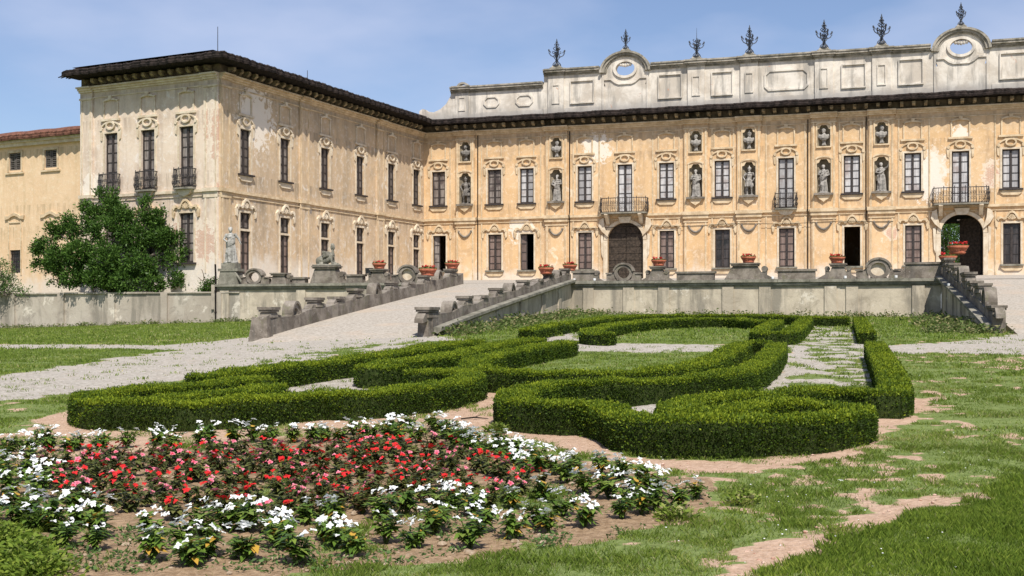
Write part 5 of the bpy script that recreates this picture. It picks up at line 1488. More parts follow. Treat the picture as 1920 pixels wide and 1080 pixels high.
# sphinx: lying lion body, wings, woman's head, seen from its right side
mb = MB()
limb(mb, [(-.62, 0, .20), (-.35, 0, .25), (0, 0, .24), (.28, 0, .33), (.40, 0, .5)], [.17, .235, .19, .2, .16], 12)
mb.ball((-.5, -.14, .2), (.2, .11, .19), 10, 7); mb.ball((-.5, .14, .2), (.2, .11, .19), 10, 7)
for s in (-1, 1):
    limb(mb, [(-.4, s * .2, .07), (-.15, s * .22, .05)], [.07, .05], 8)
    limb(mb, [(.36, s * .12, .34), (.45, s * .13, .1), (.72, s * .13, .06)], [.09, .07, .05], 8); mb.ball((.74, s * .13, .05), (.08, .055, .05), 8, 6)
    for k in range(5): limb(mb, [(.26, s * .17, .45), (.02 - .02 * k, s * .24, .62 - .06 * k), (-.26 + .03 * k, s * .24, .66 - .09 * k)], [.06, .05, .018], 6)
    mb.ball((.43, s * .07, .48), (.08, .07, .08), 8, 6)
limb(mb, [(.40, 0, .5), (.42, 0, .66), (.43, 0, .74)], [.14, .075, .065], 10)
head(mb, (.45, 0, .86), (1, 0), 1.15); mb.ball((.36, 0, .84), (.10, .11, .14), 9, 7); mb.ball((.40, 0, .97), (.11, .11, .06), 9, 6)
limb(mb, [(-.75, 0, .15), (-.82, .12, .1), (-.6, .28, .06), (-.3, .3, .05)], [.035, .03, .03, .03], 6)
mb.box(LF, -.85, .82, -.32, .32, -.04, .04)
o = melt(mb, .022, 'sphinx_statue', m_cope, 1); put(o, FU, FU.u(608) - .0, -.32, 4.42, 1.2, 'stone winged sphinx with a woman\'s head lying on a broad pedestal', 'statue', None)

o.scale = (.86, 1.1, 1.18)
# ---------------------------------------------------------------- wrought iron finials on the parapet
def finial(kind):
    mb = MB(); t = .034
    mb.lathe([(.30, 0), (.30, .06), (.2, .09), (.16, .2), (.1, .22)], 12)
    mb.tube([(0, 0, .2), (0, 0, 2.0 if kind != 1 else 1.5)], t * 1.1, 6)
    def S(pts, r=t):
        for k in range(4):
            a = math.pi / 2 * k + math.pi / 4 * 0
            mb.tube([(x * math.cos(a), x * math.sin(a), z) for x, z in pts], r, 5)
    S([(.28, .08), (.24, .2), (.10, .34), (.06, .5)]); S([(.05, .5), (.16, .62), (.22, .78), (.12, .9), (.03, .84)])
    w = 1.0 if kind != 2 else .75
    S([(.04, .74), (.2 * w, .70), (.42 * w, .82), (.54 * w, 1.02), (.50 * w, 1.12), (.42 * w, 1.08), (.44 * w, 1.0)])
    S([(.04, 1.0), (.18 * w, .94), (.30 * w, 1.02), (.28 * w, 1.14), (.2 * w, 1.1)])
    S([(.50 * w, 1.1), (.54 * w, 1.2)], t * 1.8)
    for k in range(4):
        a = math.pi / 2 * k; mb.ball((.55 * w * math.cos(a), .55 * w * math.sin(a), 1.22), (.055, .055, .07), 6, 5)
    if kind != 1:
        S([(.03, 1.2), (.16, 1.24), (.24, 1.36), (.18, 1.46), (.08, 1.40)]); S([(.02, 1.5), (.1, 1.54), (.15, 1.64), (.09, 1.72), (.03, 1.66)])
        mb.ball((0, 0, 1.84), (.08, .08, .1), 7, 5); mb.ball((0, 0, 2.02), (.03, .03, .09), 6, 5)
    else:
        S([(.03, 1.2), (.2, 1.24), (.28, 1.36), (.2, 1.42)]); mb.tube([(0, 0, 1.45), (0, 0, 2.35)], [.022, .008], 5)
    return mb
fin = [(10.72, 20.27, 0, 1.0, 'on the leftmost pier of the parapet'), (16.05, 21.3, 2, .72, 'on the arched gable over the closed gate'), (21.33, 20.27, 1, .92, 'with a long needle tip, third along the parapet'), (25.14, 20.27, 0, .98, 'on the pier left of the eight sided long panel'), (30.34, 20.27, 0, .98, 'on the pier right of the eight sided long panel'), (34.22, 20.27, 0, 1.02, 'on the pier left of the right hand arched gable'), (39.4, 21.3, 2, .75, 'on the arched gable over the open archway')]
for u, z, k, sc, wh in fin:
    p = FM(u, -.3, z)
    t = thing('roof_finial', 'candelabra shaped wrought iron finial ' + wh, 'finial', p, FM.rz + .5, 'wrought iron finials along the parapet'); t.scale = (sc * 1.12, sc * 1.12, sc)
    b = MB(); b.box(LF, -.42, .42, -.3, .3, -.03, .14); b.taper(LF, 0, .7, .5, 0, .5, .4, .141, .3); o = b.build('base', m_attcor); o.parent = t; o.location = (0, 0, -.03); o.rotation_euler = (0, 0, -.5)
    f = finial(k); o = f.build('ironwork', m_finial); o.parent = t; o.location = (0, 0, .26)
for k, (px, py0, py1, F_, v) in enumerate([(441, 50, 100, FS, -3.0), (600, 132, 160, FS, -2.0)]):
    u = F_.u(px) + (2.2 if k == 0 else 1.5); p = F_(u, v, 0); m = MB(); z0 = 17.0; z1 = EYE + (590 - py0) * p[1] / FPX
    m.tube([(p[0], p[1], z0), (p[0], p[1], z1)], [.03, .02], 5)
    tag(m.build('aerial', m_black), ['thin tall aerial rising above the wing corner', 'short thin aerial above the middle of the wing roof'][k], 'aerial')
# ---------------------------------------------------------------- trees and shrubs
def rot_about(v, k, a):
    return v * math.cos(a) + np.cross(k, v) * math.sin(a)
def crown_mesh(name, clumps, n, size, mat, parent, asp=.45, seed=3):
    """clumps: (centre, radius); leaves sit on twigs through each clump, more near its skin, gaps left by a noise"""
    g = np.random.default_rng(seed)
    wts = np.array([r ** 2.2 for _, r in clumps]); wts = wts / wts.sum()
    C = np.array([c for c, _ in clumps]); Rr = np.array([r for _, r in clumps])
    # secondary tufts
    nt = n // 14
    k = g.choice(len(clumps), nt, p=wts)
    d = g.normal(size=(nt, 3)); d /= np.linalg.norm(d, axis=1, keepdims=True)
    q = g.uniform(.35, 1.0, nt) ** .6
    T = C[k] + d * (Rr[k] * q)[:, None] * [1, 1, .85]
    nz = fbm(T[:, 0] * 1.3 + 7, T[:, 2] * 1.3 + T[:, 1] * .9, 3, 31)
    keep = nz > .40; T = T[keep]; d = d[keep]
    m = len(T) * 14
    idx = np.repeat(np.arange(len(T)), 14)
    off = g.normal(size=(m, 3)) * .14
    c = T[idx] + off
    dr = d[idx] * .5 + off * 3 + g.normal(size=(m, 3)) * .45 + [0, 0, .25]
    v, f = leaf_quads(c, dr, g.uniform(.7, 1.25, m) * size, asp)
    rnd = np.repeat(np.clip(g.uniform(0, 1, m) * .55 + np.repeat(g.uniform(0, .45, len(T)), 14), 0, 1), 4)
    return np_mesh(name, v, f, [mat], rnd=rnd, parent=parent)

def P3(px, py, D): return np.array([(px - 960) / FPX * D, D, EYE + (590 - py) * D / FPX])
DT = 63.6
tb = P3(215, 548, 70.0); DT = 70.2
tree = thing('magnolia_tree', 'broad dark green magnolia tree in front of the tall wing', 'tree', tuple(tb - [0, 0, .1]))
cl = []
for px, py, r, dd in [(205, 385, 1.0, 0), (182, 395, .8, .3), (230, 400, .9, -.3), (268, 400, .8, 0), (290, 415, .75, .2), (150, 420, 1.1, 0), (125, 432, 1.0, .4), (200, 430, 1.4, -.6), (250, 440, 1.5, -.4), (305, 445, 1.2, 0), (325, 465, .9, .3), (335, 490, .8, 0), (90, 455, .9, 0), (78, 495, .75, .2), (110, 480, 1.2, -.4), (150, 470, 1.4, -.9), (200, 480, 1.6, -1.2), (250, 490, 1.6, -1.2), (300, 495, 1.3, -.6), (330, 520, .8, -.2), (140, 515, 1.1, -.9), (105, 515, .9, 0), (185, 520, 1.2, -1.4), (235, 525, 1.2, -1.5), (285, 525, 1.1, -1.0), (75, 512, .5, 0), (320, 440, .6, 0), (160, 385, .5, 0), (100, 425, .5, .2), (210, 362, .5, 0), (272, 372, .45, 0), (190, 358, .4, 0), (338, 440, .5, 0), (348, 470, .5, 0), (70, 465, .5, 0), (128, 405, .5, 0), (300, 398, .4, 0), (345, 510, .5, 0)]:
    cl.append((P3(px, py, DT + dd + .0) - tb, r * .70))
crown_mesh('crown', cl, 56000, .19, m_mag, tree)
tk = MB()
def limbs(mb, base, tips, r0, wob=.15, g=np.random.default_rng(5)):
    for t_ in tips:
        b = np.array(base, float); t_ = np.array(t_, float); pts = []; rs = []
        for i in range(6):
            s = i / 5; p = b + (t_ - b) * s + g.normal(size=3) * wob * (s * (1 - s)) * 2; p[2] += .35 * s * (1 - s)
            pts.append(tuple(p)); rs.append(r0 * (1 - s) + .02)
        mb.tube(pts, rs, 6)
limbs(tk, (0, 0, 0), [c for c, r in cl[::2]], .13, .3)
o = tk.build('trunk', m_bark); o.parent = tree; o.location = (0, 0, 0)
o.data.transform(Matrix.Translation(Vector((0, 0, 0))))
def fix_local(o, mb):      # builder moved the origin to the base centre: put it back
    a = np.array(mb.v); c = (a.min(0) + a.max(0)) / 2; c[2] = a[:, 2].min(); o.location = c.tolist()
fix_local(o, tk)

bb = P3(10, 548, 70.5)
bush = thing('shrub', 'loose light green shrub rising behind the grey wall at far left', 'shrub', tuple(bb))
cl2 = [(P3(px, py, 70.5) - bb, r) for px, py, r in [(5, 510, .8), (25, 530, .7), (-10, 530, 1.0), (45, 545, .4), (0, 495, .35), (-25, 505, .9), (-45, 520, 1.0)]]
crown_mesh('crown', cl2, 6000, .12, m_bush, bush, seed=8)
tk = MB(); limbs(tk, (0, 0, -.2), [c for c, r in cl2], .04); o = tk.build('stem', m_bark); o.parent = bush; fix_local(o, tk)
bb = P3(392, 548, 67.3)
bush = thing('shrub', 'small leafy shrub with dry bent canes at the wall corner by the pipe', 'shrub', tuple(bb))
cl3 = [(P3(px, py, 67.3) - bb, r) for px, py, r in [(385, 538, .33), (398, 532, .3), (392, 545, .35), (380, 546, .25)]]
crown_mesh('crown', cl3, 1500, .13, m_mag, bush, seed=9)
tk = MB()
for a_, b_ in ((378, 505), (405, 512), (400, 520), (372, 520)): limbs(tk, (0, 0, -.1), [P3(a_, b_, 67.2) - bb], .02)
o = tk.build('cane', m_twig); o.parent = bush; fix_local(o, tk)
# park trees seen through the open carriage arch
rear = tag(poly_sheet('park_ground', [FM(20, -9.6, 0)[:2], FM(64, -9.6, 0)[:2], FM(75, -60, 0)[:2], FM(10, -60, 0)[:2]], lambda x, y: ZB - .02, m_rough), kind='structure')
for i, (u, v, h, lb) in enumerate([(38.6, 104, 6.5, 'dark park tree seen at the left of the open archway'), (40.6, 109, 7.5, 'dark park tree seen deep inside the open archway'), (37.5, 112, 8.5, 'tall park tree filling the far end of the open archway')]):
    p = (u, v, ZB); t = thing('park_tree', lb, 'tree', p, 0, 'park trees beyond the archway')
    cc = [(np.array([rng.uniform(-1.6, 1.6), rng.uniform(-1.6, 1.6), h * .18 + rng.uniform(0, h * .7)]), rng.uniform(1.0, 1.6)) for _ in range(9)]
    crown_mesh('crown', cc, 9000, .22, m_mag, t, seed=20 + i)
    tk = MB(); limbs(tk, (0, 0, -.1), [c for c, r in cc], .12, .2); o = tk.build('trunk', m_bark); o.parent = t; fix_local(o, tk)

# ---------------------------------------------------------------- box hedges
def smooth_line(p, it=2):
    p = [np.array(q, float) for q in p]
    for _ in range(it):
        q = [p[0]]
        for a, b in zip(p[:-1], p[1:]): q += [a * .75 + b * .25, a * .25 + b * .75]
        q.append(p[-1]); p = q
    return p
def resample(p, st):
    p = np.array(p); L = np.r_[0, np.cumsum(np.linalg.norm(np.diff(p, axis=0), axis=1))]
    n = max(2, int(L[-1] / st) + 1); s = np.linspace(0, L[-1], n)
    return np.c_[np.interp(s, L, p[:, 0]), np.interp(s, L, p[:, 1])]
HEDGES = []
def hedge(label, pts, h=.40, w=.40, it=2):
    line = [G(px, py, h) for px, py in pts]
    q = resample(smooth_line(line, it) if it else line, .12)
    D = q[:, 1].mean()
    t = np.gradient(q, axis=0); t /= np.linalg.norm(t, axis=1, keepdims=True) + 1e-9
    nrm = np.c_[t[:, 1], -t[:, 0]]
    HEDGES.append((q, w))
    z = gz(q[:, 0], q[:, 1]); hw = w / 2; e = .035
    prof = [(-hw + e, -.08), (-hw + e * .6, h * .6), (-hw + e, h - .06), (-hw + .07, h - e), (0, h - e * .7), (hw - .07, h - e), (hw - e, h - .06), (hw - e * .6, h * .6), (hw - e, -.08)]
    n = len(q); m = len(prof)
    qq = q.copy(); qq[0] += t[0] * e; qq[-1] -= t[-1] * e
    jit = (fbm(q[:, 0] * 2.2, q[:, 1] * 2.2, 3, 77) - .5) * .10
    v = np.concatenate([np.c_[qq + nrm * a, z + b + (jit if b > .1 else 0)] for a, b in prof]).reshape(m, n, 3)
    vv = v.transpose(1, 0, 2).reshape(-1, 3)
    i = np.arange(n - 1)[:, None] * m + np.arange(m - 1)[None, :]
    f = np.stack([i, i + 1, i + m + 1, i + m], -1).reshape(-1, 4)
    caps = []
    for b in (0, (n - 1) * m):
        for k in range(m // 2 - 0): caps.append((b + k, b + k + 1, b + m - 2 - k, b + m - 1 - k)) if k + 1 < m - 2 - k else None
    f = np.concatenate([f, np.array(caps, int).reshape(-1, 4)])
    # leaves
    L = np.r_[0, np.cumsum(np.linalg.norm(np.diff(q, axis=0), axis=1))]
    lf = np.interp(D, [8, 13, 24, 40], [.020, .0235, .036, .056])
    area = L[-1] * (w + 2 * h) + 2 * w * h
    N = int(min(330000, area * 1.6 / (.5 * .52 * lf * lf)))
    s = rng.uniform(-hw * .0, L[-1], N); per = w + 2 * h
    a = rng.uniform(0, per, N); bulge = rng.uniform(-.05, .025, N)
    ix = np.clip(np.searchsorted(L, s) - 1, 0, n - 2); fr = (s - L[ix]) / np.maximum(L[ix + 1] - L[ix], 1e-6)
    base = q[ix] * (1 - fr[:, None]) + q[ix + 1] * fr[:, None]; nn = nrm[ix] * (1 - fr[:, None]) + nrm[ix + 1] * fr[:, None]
    left = a < h; top = (a >= h) & (a < h + w); right = a >= h + w
    off = np.where(left, -hw, np.where(right, hw, a - h - hw)); zz = np.where(left, a, np.where(right, a - h - w, h))
    on = np.where(left, -1., np.where(right, 1., 0.)); oz = np.where(top, 1., 0.)
    # rounded shoulder
    k = (~top) & (zz > h - .06); off = off - np.where(k, on * (zz - h + .06) * .5, 0)
    lump = (fbm(base[:, 0] * 2.2, base[:, 1] * 2.2, 3, 77) - .5) * .10 + (fbm(s * 6, a * 6, 2, 9) - .5) * .035
    tw = top & (rng.uniform(0, 1, N) < .05)
    c = np.c_[base + nn * (off + on * (bulge + lump * .6))[:, None], gz(base[:, 0], base[:, 1]) + zz * 1.0 + oz * (bulge + lump) + tw * rng.uniform(0, .05, N)]
    dr = np.c_[nn * on[:, None], oz] * .9 + rng.normal(size=(N, 3)) * .5 + [0, 0, .35]
    ends = rng.uniform(0, 1, N) < (2 * w * h) / area
    ke = np.where(rng.uniform(0, 1, N) < .5, 0, n - 1); ea = rng.uniform(-hw, hw, N); ez = rng.uniform(0, h, N); sg = np.where(ke == 0, -1., 1.)
    ce = np.c_[q[ke] + nrm[ke] * ea[:, None] + t[ke] * (sg * bulge)[:, None], z[ke] + ez]; de = np.c_[t[ke] * sg[:, None], np.zeros(N)] * .9 + rng.normal(size=(N, 3)) * .6 + [0, 0, .35]
    c = np.where(ends[:, None], ce, c); dr = np.where(ends[:, None], de, dr)
    hz = np.where(ends, ez, zz) / h
    # thin, twiggy foot of the hedge: fewer leaves low down
    kp = rng.uniform(0, 1, N) < np.clip(.45 + hz * 1.3, 0, 1)
    c = c[kp]; dr = dr[kp]; hz = hz[kp]; M = len(c)
    lv, lfaces = leaf_quads(c, dr, rng.uniform(.7, 1.3, M) * lf, .58)
    # fresh shoots grow on top and shoulders
    tn = fbm(c[:, 0] * 3.1, c[:, 1] * 3.1 + c[:, 2] * 4, 3, 13)
    r = np.clip(rng.uniform(0, .55, M) + (tn - .5) * .5 + np.where(hz > .93, .42, np.where(hz > .78, .18, 0.0)) + (rng.uniform(0, 1, M) < .04) * .4, 0, 1)
    o = np_mesh('box_hedge', np.concatenate([vv, lv]), np.concatenate([f, lfaces + len(vv)]), [m_boxcore, m_box], rnd=np.r_[np.zeros(len(vv)), np.repeat(r, 4)], mi=np.r_[np.zeros(len(f)), np.ones(len(lfaces))], loc=[q[:, 0].mean(), q[:, 1].mean(), float(z.min())])
    return tag(o, label, 'hedge', 'clipped box hedges of the parterre')

hedge('long low box hedge curling round the left front of the parterre, hooked at both ends', [(505, 709), (440, 713), (400, 717), (335, 722), (280, 726), (215, 732), (178, 737), (160, 744), (185, 750), (240, 751.5), (320, 752), (400, 751), (470, 747), (530, 742), (600, 736), (675, 734.5), (740, 730), (806, 723.5), (861, 713), (890, 704), (878, 697), (845, 694), (800, 694), (768, 693)], .33)
hedge('short box hedge nested inside the left front curl', [(516, 721), (480, 728), (440, 732), (390, 735), (345, 739), (305, 743)], .32)
hedge('straight box hedge along the far side of the left bed, beside the gravel path', [(368, 705), (400, 701), (450, 695), (500, 689), (587, 679), (675, 668), (762, 656), (828, 645.5), (896, 637)], .34, .42)
hedge('box hedge with a square folded end, running up behind the left bed', [(752, 684), (715, 686), (690, 687), (688, 683), (720, 680), (762, 675), (817, 668.5), (870, 658.5), (922, 646.5), (970, 639), (1012, 635)], .34, .42)
hedge('box hedge ringing the near oval of grass', [(1070, 639), (1037, 643), (985, 652), (922, 664), (890, 673), (882, 684), (915, 692), (964, 693.5), (1047, 697.5), (1131, 697.5), (1200, 695), (1281, 688), (1335, 673), (1370, 655), (1393, 642)], .35, .40)
hedge('short cross piece of box hedge joining the two long curved hedges', [(1400, 641), (1446, 641)], .34, .44, 0)
hedge('longest box hedge, winding across the centre front in a double curl', [(1458, 643), (1449, 657), (1430, 676), (1403, 691), (1362, 699), (1326, 702.5), (1260, 708), (1201, 711), (1117, 712), (1045, 714), (992, 725), (962, 738), (960, 747), (992, 750), (1065, 753.5), (1117, 755), (1149, 764), (1170, 775), (1201, 784), (1263, 788), (1335, 789), (1444, 785), (1525, 780), (1590, 771), (1612, 763), (1590, 757), (1525, 754), (1444, 753), (1376, 762), (1310, 774), (1275, 772), (1262, 764), (1278, 753), (1335, 743), (1417, 737), (1511, 733), (1545, 728)], .35, .40)
hedge('straight box hedge closing the front of the gravel strip and turning up its right side', [(1540, 728), (1579, 729), (1633, 731), (1668, 733), (1680, 728), (1672, 697), (1655, 667), (1640, 642)], .35, .40, 1)
hedge('short box hedge at the far right corner of the gravel strip', [(1611, 596), (1618, 608), (1626, 622)], .34, .42)
hedge('far box hedge in front of the retaining wall, cut short at the gravel strip', [(986, 618), (1027, 609.5), (1089, 601.5), (1130, 596.5), (1180, 592.5), (1256, 590.5), (1340, 590), (1400, 590.5), (1469, 592.5), (1515, 594.5), (1592, 595.5)], .34, .42)
hedge('box hedge arching over the far oval of grass, squared at its left end', [(1148, 624), (1112, 623), (1100, 619.5), (1125, 612.5), (1172, 605), (1235, 599.5), (1300, 597), (1375, 597), (1430, 601)], .34, .5)
hedge('zigzag box hedge at the right end of the far oval', [(1457, 601), (1440, 610), (1420, 621), (1430, 623), (1476, 623), (1488, 618), (1500, 608), (1511, 598)], .34, .46, 1)

# ---------------------------------------------------------------- bedding plants
def plant_proto(kind, i):
    g = np.random.default_rng(100 + i + (50 if kind == 'red' else 0))
    t = thing('bedding_plant', 'x', 'flowering plant')
    n = 120 if kind == 'white' else 105
    H = .19 if kind == 'white' else .17; Rr = .125 if kind == 'white' else .115
    # whorls of lance shaped leaves on short branching stems
    V = []; Fc = []; rn = []
    st = MB()
    tips = []
    for k in range(7):
        a = g.uniform(0, 6.28); q = g.uniform(.2, .75) * Rr; tp = np.array([q * math.cos(a), q * math.sin(a), g.uniform(.55, .95) * H]); tips.append(tp)
        st.tube([(0, 0, -.02), tuple(tp * .5 + [0, 0, .01]), tuple(tp)], [.006, .005, .004], 5)
    for k in range(n):
        tp = tips[k % 7]; s = g.uniform(.35, 1.0); b = tp * s
        a = g.uniform(0, 6.28); el = g.uniform(-.35, .6); d = np.array([math.cos(a) * math.cos(el), math.sin(a) * math.cos(el), math.sin(el)])
        L = g.uniform(.055, .095) * (1.0 if kind == 'white' else .88); up = np.array([0, 0, 1.]); sd_ = np.cross(d, up); sd_ /= np.linalg.norm(sd_); w = L * .25
        nrm = np.cross(sd_, d)
        p = [b, b + d * L * .35 + sd_ * w - nrm * .0, b + d * L * .42 - nrm * .006, b + d * L * .35 - sd_ * w, b + d * L - up * L * .22]
        base = len(V); V += p; Fc += [(base, base + 1, base + 4, base + 2), (base, base + 2, base + 4, base + 3)]
        rn += [g.uniform(0, .9) if g.uniform() > .06 else 1.0] * 5
    v = np.array(V); np_mesh('foliage', v, np.array(Fc), [m_wleaf if kind == 'white' else m_rleaf], rnd=np.array(rn), parent=t)
    so = st.build('stem', m_weed); so.parent = t; fix_local(so, st)
    nf = NFL[kind][i]
    pcol = g.uniform(0, .5) if i % 3 else g.uniform(.58, .9)
    for k in range(nf):
        V = []; Fc = []; rn = []
        a = g.uniform(0, 6.28); q = g.uniform(.1, .95) * Rr; c = np.array([q * math.cos(a), q * math.sin(a), H * g.uniform(.92, 1.2) - q * .25])
        nd = np.array([q * math.cos(a) * 3, q * math.sin(a) * 3 - .35, 1.0]) + g.normal(size=3) * .2; nd /= np.linalg.norm(nd)
        e1 = np.cross(nd, [0, 0, 1.]); e1 /= np.linalg.norm(e1) + 1e-9; e2 = np.cross(nd, e1); pr = (.0225 if kind == 'white' else .022) * g.uniform(.8, 1.15)
        cc = pcol if g.uniform() > .3 else g.uniform(0, 1); ph = g.uniform(0, 6)
        for m in range(5):
            b = ph + 1.2566 * m; c0 = e1 * math.cos(b) + e2 * math.sin(b); c1 = e1 * math.cos(b + .62) + e2 * math.sin(b + .62); c2 = e1 * math.cos(b - .62) + e2 * math.sin(b - .62)
            base = 5 * m; tw = nd * (.007 if m % 2 else -.003)
            V += [c, c + c2 * pr * .8 + nd * .003, c + (c0 * .9 + c2 * .3) * pr + tw, c + (c0 * .9 + c1 * .3) * pr + tw + nd * .003, c + c1 * pr * .8 + nd * .006]; Fc += [(base, base + 1, base + 2, base + 3), (base, base + 3, base + 4, base + 4)][:1]; Fc.append((base, base + 3, base + 4, base))
            rn += [max(0, cc - .25), cc, min(1, cc + (.2 if cc > .6 else 0)), min(1, cc + (.2 if cc > .6 else 0)), cc]
        Fc = np.array(Fc); V = np.array(V)
        # second, tiny triangle of each petal as a folded quad
        q4 = [tuple(f) if f[3] != f[0] else None for f in Fc.tolist()]
        tri = [f for f in Fc.tolist() if f[3] == f[0]]
        me = bpy.data.meshes.new('flower'); me.from_pydata(V.tolist(), [], [f for f in q4 if f] + [tuple(f[:3]) for f in tri]); me.materials.append(m_petw if kind == 'white' else m_petr)
        at_ = me.attributes.new('rnd', 'FLOAT', 'POINT'); at_.data.foreach_set('value', np.array(rn, np.float32))
        fo = bpy.data.objects.new('flower', me); col.objects.link(fo); fo.parent = t
    return t
NFL = {'white': [10, 8, 5, 9, 7, 5], 'red': [3, 2, 4, 2, 3, 5]}
PR = {k: [plant_proto(k, i) for i in range(6)] for k in ('white', 'red')}
used = set()
ALL = []
def place_plant(kind, x, y, where, group):
    # keep plants from standing inside each other
    for (a, b) in ALL:
        if (a - x) ** 2 + (b - y) ** 2 < (.14 if kind == 'red' else .145) ** 2: return
    ALL.append((x, y))
    i = int(rng.integers(0, 6)); P = PR[kind][i]
    amt = 'thickly flowered' if NFL[kind][i] >= (8 if kind == 'white' else 4) else ('sparsely flowered' if NFL[kind][i] <= (5 if kind == 'white' else 2) else 'flowering')
    pxp = x / y * FPX + 960
    names = ['far left', 'left', 'centre left', 'centre', 'centre right', 'right', 'far right']
    side = names[int(min(6, max(0, (pxp + 20) / 1360 * 7)))]
    rowp = ['front', 'second', 'third', 'fourth', 'fifth', 'sixth', 'seventh', 'back'][int(min(7, max(0, (y - 7.2) / .68)))]
    lb = (('%s white impatiens ' if kind == 'white' else '%s red impatiens ') % amt) + (where + ', %s, %s row' % (side, rowp) if kind == 'white' else 'with bronze leaves, %s row of the red plants, %s' % (rowp, side))
    loc = (x, y, float(gz(x, y)) - .005); sc = rng.uniform(.82, 1.15) * (1.0 if kind == 'white' else .95); rz = rng.uniform(0, 6.28)
    if (kind, i) not in used:
        used.add((kind, i)); P.location = loc; P.rotation_euler = (0, 0, rz); P.scale = (sc,) * 3; P['label'] = lb; P['group'] = group; r = P
    else: r = dup(P, loc, rz, lb, group, sc)
    r.rotation_euler = (rng.normal() * .08, rng.normal() * .08, rz)
front = [(120, 1027), (190, 1033), (287, 1057), (353, 1063), (463, 1053), (547, 1057), (613, 1017), (217, 1003), (113, 1000), (283, 1003), (383, 1005), (450, 1003), (527, 1017), (653, 1043), (717, 1017), (767, 1030), (813, 1000), (880, 1027), (907, 997), (960, 1013), (1027, 997), (1100, 987), (1047, 970), (1163, 977), (1210, 967), (970, 957), (890, 967), (727, 977), (820, 963), (630, 990), (155, 985), (60, 1000), (20, 990), (340, 1030)]
tip = [(1231, 929), (1275, 953), (1310, 937), (1184, 935), (1168, 977), (1123, 893), (1163, 900), (1100, 927), (1230, 917), (1140, 937), (1180, 950), (1033, 940), (1260, 930), (1065, 905), (1200, 905)]
back = [(127, 847), (60, 850), (20, 856), (190, 845), (243, 842), (317, 845), (377, 835), (437, 830), (500, 832), (547, 830), (613, 827), (673, 822), (727, 814), (770, 810), (817, 812), (790, 829), (860, 827), (887, 837), (917, 847), (847, 838), (927, 857), (960, 860), (990, 869), (1013, 872), (967, 874), (1043, 890), (830, 822), (875, 848), (905, 862), (940, 873), (1000, 885), (1080, 893), (90, 838), (290, 838), (590, 833), (700, 826), (640, 832), (745, 828), (1020, 893), (985, 895)]
left = [(20, 880), (55, 870), (10, 905), (50, 900), (25, 930), (70, 935), (20, 960), (60, 965), (95, 960), (130, 965), (40, 985), (-20, 900), (-20, 940), (-20, 980), (100, 905), (0, 868), (105, 985), (175, 975), (215, 980), (80, 918), (-30, 870), (-30, 1010)]
GW = 'white impatiens of the flower bed'; GR = 'red impatiens of the flower bed'
for l, wh in ((front, 'along the front edge of the bed'), (tip, 'at the right hand tip of the bed'), (back, 'along the back edge of the bed'), (left, 'at the left end of the bed')):
    for px, py in l:
        x, y = G(px, py); place_plant('white', x + rng.normal() * .02, y + rng.normal() * .03, wh, GW)
        if l is back or (l is front and rng.uniform() < .55): place_plant('white', x + rng.normal() * .12, y + abs(rng.normal()) * .10 + .12, wh, GW)
redz = polyw([(75, 878), (200, 862), (500, 850), (700, 838), (800, 836), (900, 868), (985, 900), (1035, 912), (1010, 935), (960, 950), (850, 965), (600, 985), (300, 980), (150, 958), (95, 940)])
xs_ = [p[0] for p in redz]; ys_ = [p[1] for p in redz]
yy = min(ys_); row = 0
while yy < max(ys_):
    xx = min(xs_) + (row % 2) * .12
    while xx < max(xs_):
        x = xx + rng.normal() * .045; y = yy + rng.normal() * .05
        if inside(redz, np.array([x]), np.array([y]))[0] and rng.uniform() < .9:
            col_ = 'left' if x < -2.1 else ('right' if x > -.9 else 'middle'); dep = 'front' if y < 9.0 else 'back'
            place_plant('red', x, y, 'in the %s %s of the bed' % (dep, col_), GR)
        xx += .20
    yy += .215; row += 1

# ---------------------------------------------------------------- grass, weeds, stones
def near_hedge(x, y):
    m = np.zeros(len(x), bool)
    for q, w in HEDGES:
        x0, y0 = q.min(0) - w; x1, y1 = q.max(0) + w
        k = np.where((x > x0) & (x < x1) & (y > y0) & (y < y1))[0]
        if len(k) == 0: continue
        for s in range(0, len(k), 20000):
            kk = k[s:s + 20000]; d = ((x[kk, None] - q[None, ::2, 0]) ** 2 + (y[kk, None] - q[None, ::2, 1]) ** 2).min(1)
            m[kk] |= d < (w * .5) ** 2
    return m
pierpoly = [(L0[0] - .4, L0[1]), (R0[0] + .4, R0[1] - .2), (R1[0] + .4, R1[1] + 1), (L1[0] - .4, L1[1] + 1)]
rp_r = [(P0[0] - .4, P0[1] - .2), (P0[0] + 7, 35), (P1[0] + 7, P1[1]), (P1[0] - .4, P1[1])]
wallpoly = [FG(0, 0, 0)[:2], (-16.6, 66.35), (-2.8, 61.9), (3, 60.4), FT(18, 0, 0)[:2], (60, 42), (60, 120), (-80, 120)]
def scatter(y0, y1, dens, spread, seed):
    g = np.random.default_rng(seed)
    A = (y1 ** 2 - y0 ** 2) * spread; n = int(A * dens)
    y = np.sqrt(g.uniform(y0 ** 2, y1 ** 2, n)); x = g.uniform(-spread, spread, n) * y
    k = ~inside(wallpoly, x, y) & ~inside(pierpoly, x, y) & ~inside(rp_r, x, y)
    return x[k], y[k], g
